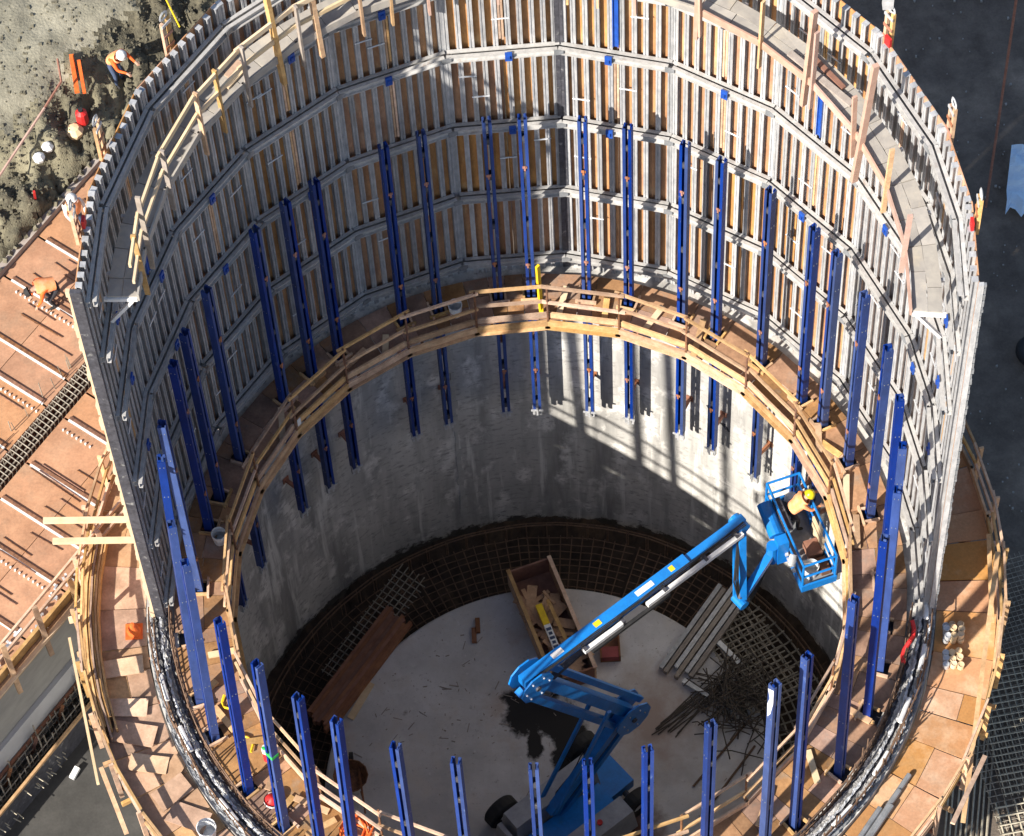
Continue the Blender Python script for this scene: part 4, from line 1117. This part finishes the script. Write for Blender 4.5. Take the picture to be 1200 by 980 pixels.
# chassis
CH0 = Vector((.4, -.65, -6.0)); yaw = R(38)
cx_ = Vector((math.cos(yaw), math.sin(yaw), 0)); cy_ = Vector((-math.sin(yaw), math.cos(yaw), 0))
def chp(x, y, z): return CH0 + cx_ * x + cy_ * y + Vector((0, 0, z))
def chbox(x0, x1, y0, y1, z0, z1, ins=0):
    return MB().hexa([chp(x0, y0, z0), chp(x1, y0, z0), chp(x1, y1, z0), chp(x0, y1, z0), chp(x0 + ins, y0 + ins, z1), chp(x1 - ins, y0 + ins, z1), chp(x1 - ins, y1 - ins, z1), chp(x0 + ins, y1 - ins, z1)])
obj('chassis', chbox(-1.6, 1.6, -.6, .6, .35, .75), M['lift'], lf)
for x in (-1.3, 1.3):
    for y in (-1.0, 1.0):
        w = link('tyre', None, None) if False else None
        c = chp(x, y, .45); ax_ = cy_
        mb = MB(); n = 20; prof = [(.18, -.17), (.40, -.17), (.45, -.12), (.45, .12), (.40, .17), (.18, .17)]
        vs = []
        for i in range(n):
            q = 2 * math.pi * i / n
            for r, s in prof: vs.append(c + ax_ * s + cx_ * (r * math.cos(q)) + Vector((0, 0, r * math.sin(q))))
        k = len(prof); fs = []
        for i in range(n):
            j = (i + 1) % n
            for s in range(k): fs.append((i * k + s, i * k + (s + 1) % k, j * k + (s + 1) % k, j * k + s))
        mb.add(vs, fs)
        wh = obj('tyre', mb, M['black'], lf)
        mb = MB(); mb.rod(c - ax_ * .12, c + ax_ * .12, .19, 12)
        rim = link('rim', mb.mesh('rim'), M['white'], wh, world=False)
    obj('axle', MB().rod(chp(x, -.95, .45), chp(x, .95, .45), .08, 8), M['dark_steel'], lf)
obj('turntable', MB().rod(chp(0, 0, .75), chp(0, 0, .95), .55, 20), M['dark_steel'], lf)
# turret hoods follow the boom plane
T0 = CH0
def tp(x, y, z): return Vector((.55, -1.25, -6.0)) + hd * x + sdv * y + Vector((0, 0, z))
def tbox(x0, x1, y0, y1, z0, z1, ins=0.0):
    return MB().hexa([tp(x0, y0, z0), tp(x1, y0, z0), tp(x1, y1, z0), tp(x0, y1, z0), tp(x0 + ins, y0 + ins, z1), tp(x1 - ins, y0 + ins, z1), tp(x1 - ins, y1 - ins, z1), tp(x0 + ins, y1 - ins, z1)])
obj('turret_frame', tbox(-1.7, 1.0, -.35, .35, .95, 1.25), M['lift'], lf)
obj('hood', tbox(-1.5, 1.1, -1.05, -.38, .95, 1.85, .08), M['lift_grey'], lf)
obj('hood', tbox(-1.5, 1.1, .38, 1.05, .95, 1.85, .08), M['lift_grey'], lf)
obj('counterweight', tbox(-1.75, -1.52, -.95, .95, .95, 1.7, .06), M['lift_grey'], lf)
obj('fuel_cap', MB().rod(tp(.2, .7, 1.85), tp(.2, .7, 1.92), .07, 10), M['red'], lf)
def bm(a, b, w, h, name, m='lift', off=0.0, lat=0.0, e0=0.0, e1=0.0):
    d = (b - a).normalized(); nrm = sdv.cross(d).normalized()
    if nrm.z < 0: nrm = -nrm
    o_ = nrm * off + sdv * lat
    return obj(name, MB().beam(a + o_ - d * e0, b + o_ + d * e1, w, h, nrm), M[m], lf)
# lower riser
bm(B, E1, .24, .26, 'riser_beam', off=.16, e1=.1); bm(B, E1, .22, .20, 'riser_beam', off=-.32, e0=.3, e1=.05)
for s in (-1, 1): bm(B + Vector((-.1, -.1, .6)), E1 + (E2 - E1) * .28, .06, .12, 'riser_strut', lat=.28 * s)
bm(B + (E1 - B) * .15, B + (E1 - B) * .8, .14, .14, 'hydraulic_cylinder', m='dark_steel', off=-.08)
# upper riser
bm(E1, E2, .26, .28, 'riser_beam', off=.05); bm(E1, E2, .10, .16, 'riser_beam', off=.45, e1=-.3); bm(E1, E2, .18, .18, 'riser_beam', off=-.42, e0=.1, e1=-.1)
# elbow plates
for P, r in ((E1, .52), (E2 - Vector((0, 0, .1)), .45)):
    for s in (-1, 1):
        c = P + sdv * (.21 * s)
        vs = [c + hd * (r * math.cos(q * math.pi / 5)) + Vector((0, 0, r * 1.15 * math.sin(q * math.pi / 5))) for q in range(10)]
        vs2 = [v + sdv * (.04 * s) for v in vs]
        f = [tuple(range(10)), tuple(range(19, 9, -1))] + [(i, (i + 1) % 10, 10 + (i + 1) % 10, 10 + i) for i in range(10)]
        obj('elbow_plate', MB().add(vs + vs2, f), M['lift'], lf)
    obj('pivot_pin', MB().rod(P - sdv * .3, P + sdv * .3, .07, 10), M['dark_steel'], lf)
# main boom (two telescoping sections)
mid = E2 + (TT - E2) * .74
bm(E2, mid, .25, .32, 'main_boom', off=.12, e0=.25)
bm(mid, TT, .19, .24, 'inner_boom', off=.10, e1=.12)
bm(E2 + (TT - E2) * .22, E2 + (TT - E2) * .40, .10, .13, 'cable_tray', m='white', lat=.24, off=-.02)
bm(E2 + (TT - E2) * .52, TT, .10, .13, 'cable_tray', m='white', lat=.24, off=-.02, e1=-.1)
bm(E2 + (TT - E2) * .25, E2 + (TT - E2) * .62, .08, .1, 'cable_chain', m='black', lat=.30, off=-.16)
bm(E2 + (TT - E2) * .08 + Vector((0, 0, -.5)), E2 + (TT - E2) * .42, .12, .12, 'lift_cylinder', m='dark_steel', off=-.25)
for q in (.22, .40, .6, .8, .95):
    bm(E2 + (TT - E2) * q, E2 + (TT - E2) * (q + .012), .40, .20, 'hose_clamp', m='dark_steel', off=.0, lat=.08)
mb = MB()
for k in range(4):
    lat = .15 + .022 * k
    pts = [E2 + (TT - E2) * (q / 10) + sdv * (lat + .02 * math.sin(q * 1.7 + k)) + Vector((0, 0, .30 - .05 * (q % 2) * .4)) for q in range(0, 11)]
    mb.path(pts, .012, 4)
obj('boom_hoses', mb, M['black'], lf)
for q, l, m_ in ((.10, .05, 'white'), (.30, .03, 'yellow'), (.50, .08, 'white'), (.66, .02, 'yellow')):
    a_ = E2 + (TT - E2) * q + Vector((0, 0, .283)); b_ = E2 + (TT - E2) * (q + l) + Vector((0, 0, .283))
    obj('decal', MB().beam(a_, b_, .13, .006), M[m_], lf)
for P in (E1, E2 - Vector((0, 0, .1))):
    for q in range(6):
        c = P + sdv * .255 + hd * (.32 * math.cos(q)) + Vector((0, 0, .36 * math.sin(q)))
        obj('plate_bolt', MB().rod(c, c + sdv * .03, .022, 6), M['galv'], lf)
mb = MB()
for k in range(3):
    pts = [E1 + (E2 - E1) * (q / 8) - sdv * (.2 + .03 * k) + hd * (.18 * math.sin(q * 1.1 + k)) for q in range(9)]
    mb.path(pts, .016, 4)
    pts = [B + (E1 - B) * (q / 8) - sdv * (.2 + .03 * k) - hd * (.14 * math.sin(q * 1.3 + k)) for q in range(9)]
    mb.path(pts, .016, 4)
obj('riser_hoses', mb, M['black'], lf)
# jib
dj = (J - TT)
for s in (-1, 1):
    obj('jib_arm', MB().beam(TT + sdv * .11 * s + Vector((0, 0, .05)), J + sdv * .11 * s, .06, .17, (hd.x, hd.y, 0.2)), M['lift'], lf)
obj('jib_cylinder', MB().rod(TT + Vector((0, 0, -.2)), J + Vector((0, 0, .15)), .055, 8), M['dark_steel'], lf)
obj('tip_knuckle', MB().rod(TT - sdv * .2, TT + sdv * .2, .16, 12), M['lift'], lf)
obj('jib_end', MB().rod(J - sdv * .17, J + sdv * .17, .13, 12), M['lift'], lf)
obj('basket_rotator', MB().beam(J, MT, .18, .20), M['lift'], lf)
obj('rotator_drum', MB().rod(MT - Vector((0, 0, .35)), MT + Vector((0, 0, .35)), .14, 12), M['lift'], lf)
mb = MB()
for s in (0, .06, .12):
    pts = [J + Vector((-.05, -.1 - s, 0)) * (1 - q / 6) + (MT - J) * (q / 6) + Vector((0, 0, -.55 * math.sin(math.pi * q / 6) - s)) for q in range(7)]
    mb.path(pts, .022, 5)
    mb.path([TT + Vector((0, 0, -.1)), (TT + J) / 2 + sdv * .3 - hd * (.3 + s), J + Vector((0, 0, -.1))], .022, 5)
obj('hydraulic_hoses', mb, M['black'], lf)
# basket: long axis la, short axis sa
BC = Vector((6.05, 2.42, 2.0)); la = Vector((-.29, .957, 0)); sa = Vector((.957, .29, 0)); HL, HS = 1.14, .40
def bp(u, v, z): return BC + la * u + sa * v + Vector((0, 0, z))
def bbox(u0, u1, v0, v1, z0, z1):
    return MB().hexa([bp(u0, v0, z0), bp(u0, v1, z0), bp(u1, v1, z0), bp(u1, v0, z0), bp(u0, v0, z1), bp(u0, v1, z1), bp(u1, v1, z1), bp(u1, v0, z1)])
obj('basket_floor', bbox(-HL, HL, -HS, HS, -.04, 0), M['edge_steel'], lf)
for u0, u1, v0, v1 in ((-HL, HL, -HS - .03, -HS), (-HL, HL, HS, HS + .03), (-HL - .05, -HL - .001, -HS - .03, HS + .03), (HL + .001, HL + .05, -HS - .03, HS + .03)):
    obj('kick_plate', bbox(u0, u1, v0, v1, -.10, .16), M['lift'], lf)
cor = [(-HL, -HS), (-HL, HS), (HL, HS), (HL, -HS)]
for z in (.55, 1.1):
    for (a, b), (c, d) in zip(cor, cor[1:] + cor[:1]):
        obj('basket_rail', MB().rod(bp(a, b, z), bp(c, d, z), .03, 7), M['lift'], lf)
for a, b in cor + [(0, -HS), (.35, HS), (-.4, HS)]:
    obj('basket_post', MB().rod(bp(a, b, 0), bp(a, b, 1.1), .03, 7), M['lift'], lf)
obj('control_console', MB().rod(bp(-.05, -HS - .22, .80), bp(.75, -HS - .22, .95), .18, 14), M['lift'], lf)
obj('console_panel', bbox(-.1, .75, -HS - .03, -HS + .16, .92, 1.04), M['dark_steel'], lf)
obj('mount_bracket', bbox(-.35, -.1, -HS - .3, -HS - .035, -.05, .9), M['lift'], lf)
for i in range(5):
    obj('basket_lug', MB().rod(bp(-.2 - .15 * i, -HS - .05, .35), bp(-.2 - .15 * i, -HS - .12, .35), .06, 8), M['galv'], lf)
bk = bp(-.86, -.08, 0.003)
bucket('bucket', 'white bucket standing in the lift basket', tuple(bk), .17, .42, M['white'])
tag(obj('toolbox', bbox(-.55, -.15, .0, .33, .003, .28), M['timber_brown']), 'brown tool box on the lift basket floor', 'tool box')
tag(obj('cardboard_box', bbox(-1.0, -.62, .14, .36, .003, .2), M['rust']), 'rusty parts tray beside the bucket in the lift basket', 'tray')
tag(obj('white_sheet', bbox(-.5, .15, .34, .385, .05, .75), M['timber_pale']), 'pale board leaning inside the basket rail', 'board')
tag(obj('tool_bag', MB().lathe([(.001, 0), (.16, .02), (.19, .2), (.12, .34), (.001, .36)], 10, tuple(bp(.85, -.1, .003))), M['dark_cloth']), 'dark tool bag at the far end of the lift basket', 'bag')
tag(obj('white_bag', MB().lathe([(.001, 0), (.16, .03), (.18, .22), (.10, .40), (.001, .42)], 10, tuple(bp(1.0, .18, .003))), M['white']), 'white sack at the far end of the lift basket', 'sack')
tag(obj('rag', MB().beam(bp(-.72, -HS - .10, .45), bp(-.66, -HS - .06, .85), .16, .03), M['white']), 'white rag hanging on the outside of the lift basket', 'rag')

# ================================================================== PEOPLE
def person(label, pos, face, joints, mats, hat, extra=None):
    """joints: dict name->(x forward, y left, z); face: heading angle"""
    t = thing('person', label, 'person', tuple(pos), face); t.scale = (.92, .92, .92)
    J_ = {k: Vector(v) for k, v in joints.items()}
    order = ['pelvis', 'waist', 'chest', 'neck', 'headlow', 'headtop', 'sh_l', 'el_l', 'wr_l', 'ha_l', 'sh_r', 'el_r', 'wr_r', 'ha_r', 'hip_l', 'kn_l', 'an_l', 'to_l', 'hip_r', 'kn_r', 'an_r', 'to_r']
    rad = dict(pelvis=.15, waist=.14, chest=.155, neck=.06, headlow=.085, headtop=.095, sh=.075, el=.048, wr=.034, ha=.04, hip=.095, kn=.062, an=.045, to=.042)
    ed = [('pelvis', 'waist'), ('waist', 'chest'), ('chest', 'neck'), ('neck', 'headlow'), ('headlow', 'headtop')]
    for s in 'lr':
        ed += [('chest', 'sh_' + s), ('sh_' + s, 'el_' + s), ('el_' + s, 'wr_' + s), ('wr_' + s, 'ha_' + s), ('pelvis', 'hip_' + s), ('hip_' + s, 'kn_' + s), ('kn_' + s, 'an_' + s), ('an_' + s, 'to_' + s)]
    vs = [J_[k] for k in order]; es = [(order.index(a), order.index(b)) for a, b in ed]
    rs = [rad[k.split('_')[0]] for k in order]; kinds = list(order)
    for s in 'lr':          # fingers
        h = J_['ha_' + s]; w = J_['wr_' + s]; d = (h - w).normalized(); sd_ = d.cross(Vector((0, 0, 1)))
        sd_ = sd_.normalized() if sd_.length > .1 else Vector((0, 1, 0))
        for q, (o_, l) in enumerate(((-.034, .075), (-.012, .085), (.011, .08), (.032, .065))):
            i0 = len(vs); vs.append(h + sd_ * o_ + d * l * .55); vs.append(h + sd_ * o_ + d * l + Vector((0, 0, -.02)))
            rs += [.010, .008]; kinds += ['finger', 'finger']; es += [(order.index('ha_' + s), i0), (i0, i0 + 1)]
        i0 = len(vs); vs.append(h - d * .03 + sd_ * -.055); vs.append(h + d * .015 + sd_ * -.07); rs += [.012, .009]; kinds += ['finger', 'finger']
        es += [(order.index('ha_' + s), i0), (i0, i0 + 1)]
    me = bpy.data.meshes.new('body'); me.from_pydata(vs, es, [])
    o = bpy.data.objects.new('body', me); COL.objects.link(o)
    md = o.modifiers.new('skin', 'SKIN')
    for i, r in enumerate(rs):
        me.skin_vertices[0].data[i].radius = (r, r)
        me.skin_vertices[0].data[i].use_root = (i == 0)
    sb = o.modifiers.new('sub', 'SUBSURF'); sb.levels = 1; sb.render_levels = 1
    dg = bpy.context.evaluated_depsgraph_get()
    m2 = bpy.data.meshes.new_from_object(o.evaluated_get(dg))
    bpy.data.objects.remove(o)
    skin, top, leg, boot = mats
    for m_ in (skin, top, leg, boot): m2.materials.append(m_)
    segs = [(Vector(vs[a]), Vector(vs[b]), kinds[b]) for a, b in es]
    for p in m2.polygons:
        c = p.center; best = None
        for a, b, kd in segs:
            ab = b - a; tt = max(0, min(1, (c - a).dot(ab) / max(1e-6, ab.dot(ab)))); dd = (c - a - ab * tt).length
            if best is None or dd < best[0]: best = (dd, kd)
        kd = best[1].split('_')[0]
        p.material_index = {'neck': 0, 'headlow': 0, 'headtop': 0, 'ha': 0, 'finger': 0, 'hip': 2, 'kn': 2, 'an': 2, 'to': 3}.get(kd, 1)
        p.use_smooth = True
    link('body', m2, None, t, world=False)
    ht = J_['headtop']; ax_ = (J_['headtop'] - J_['headlow']).normalized()
    q = ax_.to_track_quat('Z', 'X').to_matrix().to_4x4()
    mb = MB().lathe([(.15, -.015), (.125, .0), (.12, .06), (.08, .11), (.001, .13)], 16)
    hm = link('helmet', mb.mesh('helmet'), hat, t, world=False, smooth=True); hm.matrix_local = Matrix.Translation(ht - ax_ * .02) @ q
    f = Vector((1, 0, 0)); f = (f - ax_ * f.dot(ax_)).normalized(); sd_ = ax_.cross(f)
    hc = (J_['headlow'] + J_['headtop']) / 2
    mb = MB()
    for s in (-1, 1): mb.rod(hc + f * .088 + sd_ * .034 * s + ax_ * .015, hc + f * .100 + sd_ * .034 * s + ax_ * .015, .012, 6)
    mb2 = MB().rod(hc + f * .085, hc + f * .115 - ax_ * .02, .014, 5)
    link('eyes', mb.mesh('eyes'), M['black'], t, world=False); link('nose', mb2.mesh('nose'), M['skin'], t, world=False)
    vest = MB().lathe([(.165, -.30), (.185, -.05), (.19, .10), (.15, .22)], 16)
    vd = (J_['chest'] - J_['waist']).normalized(); qm = vd.to_track_quat('Z', 'X').to_matrix().to_4x4()
    vv = link('vest', vest.mesh('vest'), M['hivis'], t, world=False, smooth=True); vv.matrix_local = Matrix.Translation(J_['chest'] - vd * .05) @ qm @ Matrix.Diagonal((.85, 1.15, 1, 1))
    for zz in (-.2, .05):
        st = link('reflective_band', MB().lathe([(.190, zz), (.193, zz + .05)], 16).mesh('band'), M['white'], t, world=False); st.matrix_local = vv.matrix_local
    return t
STAND = dict(pelvis=(0, 0, .95), waist=(0, 0, 1.12), chest=(.02, 0, 1.36), neck=(.02, 0, 1.52), headlow=(.04, 0, 1.60), headtop=(.05, 0, 1.73),
             sh_l=(0, .2, 1.43), el_l=(.05, .27, 1.16), wr_l=(.22, .22, .98), ha_l=(.28, .21, .93), sh_r=(0, -.2, 1.43), el_r=(.08, -.26, 1.16), wr_r=(.28, -.2, 1.05), ha_r=(.35, -.19, 1.03),
             hip_l=(0, .1, .88), kn_l=(.04, .12, .48), an_l=(-.02, .13, .08), to_l=(.14, .14, .04), hip_r=(0, -.1, .88), kn_r=(.06, -.12, .48), an_r=(.04, -.13, .08), to_r=(.2, -.14, .04))
LEAN = dict(STAND, pelvis=(-.1, 0, .92), waist=(-.02, 0, 1.08), chest=(.14, 0, 1.28), neck=(.24, 0, 1.40), headlow=(.29, 0, 1.46), headtop=(.36, 0, 1.57),
            sh_l=(.15, .2, 1.35), el_l=(.35, .26, 1.15), wr_l=(.58, .2, 1.2), ha_l=(.65, .19, 1.2), sh_r=(.15, -.2, 1.35), el_r=(.36, -.24, 1.12), wr_r=(.58, -.16, 1.12), ha_r=(.65, -.15, 1.1),
            hip_l=(-.1, .1, .86), hip_r=(-.1, -.1, .86))
BEND = dict(STAND, pelvis=(-.22, 0, .80), waist=(-.10, 0, .93), chest=(.14, 0, .98), neck=(.30, 0, .97), headlow=(.37, 0, .96), headtop=(.49, 0, .93),
            sh_l=(.16, .2, .98), el_l=(.24, .24, .70), wr_l=(.36, .2, .46), ha_l=(.40, .19, .40), sh_r=(.16, -.2, .98), el_r=(.26, -.24, .70), wr_r=(.40, -.18, .48), ha_r=(.44, -.17, .42),
            hip_l=(-.22, .1, .74), hip_r=(-.22, -.1, .74), kn_l=(.05, .14, .44), kn_r=(.08, -.14, .44), an_l=(-.08, .14, .08), an_r=(-.06, -.14, .08), to_l=(.1, .15, .04), to_r=(.12, -.15, .04))
person('worker in yellow helmet and orange vest leaning out of the blue lift basket', bp(.42, .02, .01), R(10), LEAN, (M['skin'], M['hivis'], M['dark_cloth'], M['black']), M['helmet_yellow'])
person('worker in dark helmet and orange vest bending on the brown slab formwork', dk(3.2, 5.0, DZ + .01), R(200), BEND, (M['skin'], M['orange'], M['dark_cloth'], M['black']), M['black'])
person('worker in white helmet and orange vest beside the left formwork rim', (-10.35, 10.35, bank_z(-10.35, 10.35) if den(-10.35, 10.35)[1] > 6.6 else DZ + .01), R(-60), STAND, (M['skin'], M['white'], M['denim'], M['black']), M['helmet_white'])
person('worker in white helmet and jeans at the foot of the gravel bank', (-9.4, 14.3, bank_z(-9.4, 14.3)), R(-40), LEAN, (M['skin'], M['orange'], M['denim'], M['black']), M['helmet_white'])

# ================================================================== THINGS ON THE BANK AND GROUND
def onb(x, y): return Vector((x, y, bank_z(x, y)))
c = onb(-10.3, 14.0)
t = thing('orange_bag', 'tall orange folded barrier lying on the gravel bank', 'barrier', tuple(c))
obj('fold', MB().beam(c + Vector((-.12, .55, .15)), c + Vector((.02, -.5, .12)), .11, .10), M['orange'], t)
obj('fold', MB().beam(c + Vector((.06, .35, .2)), c + Vector((.2, -.55, .15)), .08, .08), M['orange'], t)
c = onb(-10.2, 13.0)
t = thing('red_barrel', 'small red container on the bank below the orange barrier', 'container', tuple(c))
obj('drum', MB().lathe([(.001, 0), (.14, 0), (.15, .08), (.14, .38), (.06, .45), (.001, .46)], 12, tuple(c)), M['red'], t)
obj('cap', MB().rod(c + Vector((0, 0, .46)), c + Vector((0, 0, .52)), .06, 8), M['black'], t)
c = onb(-10.4, 12.75)
tag(obj('white_sack', MB().lathe([(.001, 0), (.2, .03), (.22, .16), (.12, .28), (.001, .3)], 9, tuple(c)), M['timber_pale']), 'pale sack on the bank next to the red container', 'sack')
for i, (x, y) in enumerate(((-11.2, 11.9), (-11.0, 12.2))):
    c = onb(x, y)
    tag(obj('white_bag', MB().lathe([(.001, 0), (.13, .02), (.15, .12), (.07, .22), (.001, .24)], 8, tuple(c)), M['white']), ('crumpled white bag at the left end of the survey pole', 'crumpled white bag up the bank from the survey pole')[i], 'bag')
a = onb(-12.2, 11.0) + Vector((0, 0, .5)); b = onb(-11.0, 12.9) + Vector((0, 0, .5)); b2 = onb(-10.7, 14.2) + Vector((0, 0, .4))
tag(obj('survey_pole', MB().path([a, b], .035, 6), M['timber_pink']), 'long thin pole lying up the lower gravel bank', 'pole')
tag(obj('rope', MB().path([b, (b + b2) / 2 + Vector((.25, 0, .05)), b2], .03, 5), M['orange_tie']), 'orange rope trailing from the pole up the bank', 'rope')
tag(obj('yellow_hose', MB().path([onb(-9.3, 17.2) + Vector((0, 0, .1)), onb(-8.9, 16.6) + Vector((0, 0, .15)), onb(-8.2, 16.1) + Vector((0, 0, .4)), onb(-7.9, 15.6) + Vector((0, 0, .3))], .02, 5), M['yellow']), 'yellow hose at the top of the bank near the frame edge', 'hose')
tag(obj('red_stake', MB().beam(onb(-11.3, 10.9), onb(-11.25, 10.75) + Vector((0, 0, .6)), .05, .05), M['red']), 'red marker stake at the kerb of the slab formwork', 'stake')

# tarp, manhole, rebar meshes on the right ground
mb = MB(); n = 14; vs = []
for i in range(n + 1):
    for j in range(n + 1):
        u, v = i / n, j / n
        x = 12.40 + u * 1.8 + .35 * (1 - v) * 0; y = 12.35 + v * 1.7 - .5 * u
        if j < 4 and i % 3 == 0: y -= .18
        z = .10 + .22 * abs(mnoise.fractal(Vector((u * 3, v * 4, 8)), .8, 2, 3)) + (.25 * v)
        vs.append((x - .35 * (1 - v), y, z))
mb.add(vs, [(i * (n + 1) + j, (i + 1) * (n + 1) + j, (i + 1) * (n + 1) + j + 1, i * (n + 1) + j + 1) for i in range(n) for j in range(n)])
tag(obj('tarpaulin', mb, M['tarp']), 'pale blue tarpaulin sheet lying on the dark ground at the right', 'tarpaulin')
t = thing('tyre', 'old tyre lying on the dark ground at the right frame edge', 'tyre', (12.35, 8.2, 0))
obj('tyre_ring', MB().lathe([(.28, .03), (.42, .0), (.5, .12), (.42, .26), (.28, .23), (.25, .13), (.28, .03)], 24, (12.35, 8.2, 0)), M['black'], t, smooth=True)
sheet('rebar_mesh', 'pale rebar mesh stacked on the ground at the lower right, upper sheet', Vector((10.9, -1.6, .22)), 1.7, 3.4, 8, 0, .16, M['rebar_pale'], .014)
sheet('rebar_mesh', 'pale rebar mesh stacked on the ground at the lower right, under the upper sheet', Vector((10.75, -2.2, .10)), 2.0, 4.0, 10, 0, .16, M['rebar_grey'], .014)
sheet('rebar_mesh', 'pale rebar mesh at the lower right corner of the frame', Vector((10.9, -4.2, .15)), 1.5, 1.4, 8, 0, .22, M['rebar_pale'], .022)
sheet('rebar_mesh', 'fine dark rebar mesh on shaded ground behind the right walkway', Vector((10.9, 1.3, .12)), 1.6, 2.6, 14, 0, .12, M['rebar_grey'], .010)
t = thing('rebar_bundle', 'bundle of straight pale bars lying beside the rebar mesh at lower right', 'rebar bundle', (9.7, -3.0, .02))
for i in range(9):
    obj('bar', MB().rod((9.95 - .12 * i + .35, -1.4 + random.uniform(-.2, .2), .06 + .01 * i), (9.35 - .12 * i + .3, -5.0, .06 + .01 * i), .025, 5), M['rebar_pale'], t)
mb = MB()
for i in range(260):
    x, y = random.uniform(9.6, 14.5), random.uniform(1.5, 20); q = random.choice((.012, .015, .02, .028))
    if math.hypot(x, y) < 10.4: continue
    mb.hexa([Vector((x, y, .0)) + Vector((random.uniform(.6, 1.2) * a_ * q, random.uniform(.6, 1.2) * b_ * q, q * c_)) for c_ in (-1, 1.2) for a_, b_ in ((-1, -1), (1, -1), (1, 1), (-1, 1))])
tag(obj('ground_litter', mb, M['side_wall']), 'pale stones and scraps scattered on the dark ground', 'litter', kind='stuff')
# crane lines
t = thing('crane_cable', 'thin orange crane cable hanging in front of the dark ground at the right', 'cable', (11.6, 12.43, 0))
obj('cable', MB().rod((11.6, 12.43, .1), (10.9, 9.85, 40.0), .035, 5), M['orange_tie'], t)
t = thing('crane_cable', 'crane cable with a shackle above the bracket on the right formwork rim', 'cable', tuple(cyl(8.46, 58.5, 20.15)))
c = cyl(8.46, 58.5, 20.15)
obj('cable', MB().rod(c + Vector((0, 0, .35)), c + Vector((.05, -.3, 20)), .03, 5), M['orange_tie'], t)
obj('shackle', MB().box(c.x - .10, c.x + .10, c.y - .08, c.y + .08, c.z, c.z + .36), M['galv'], t)

for o in bpy.data.objects:
    if '_w' in o: del o['_w']
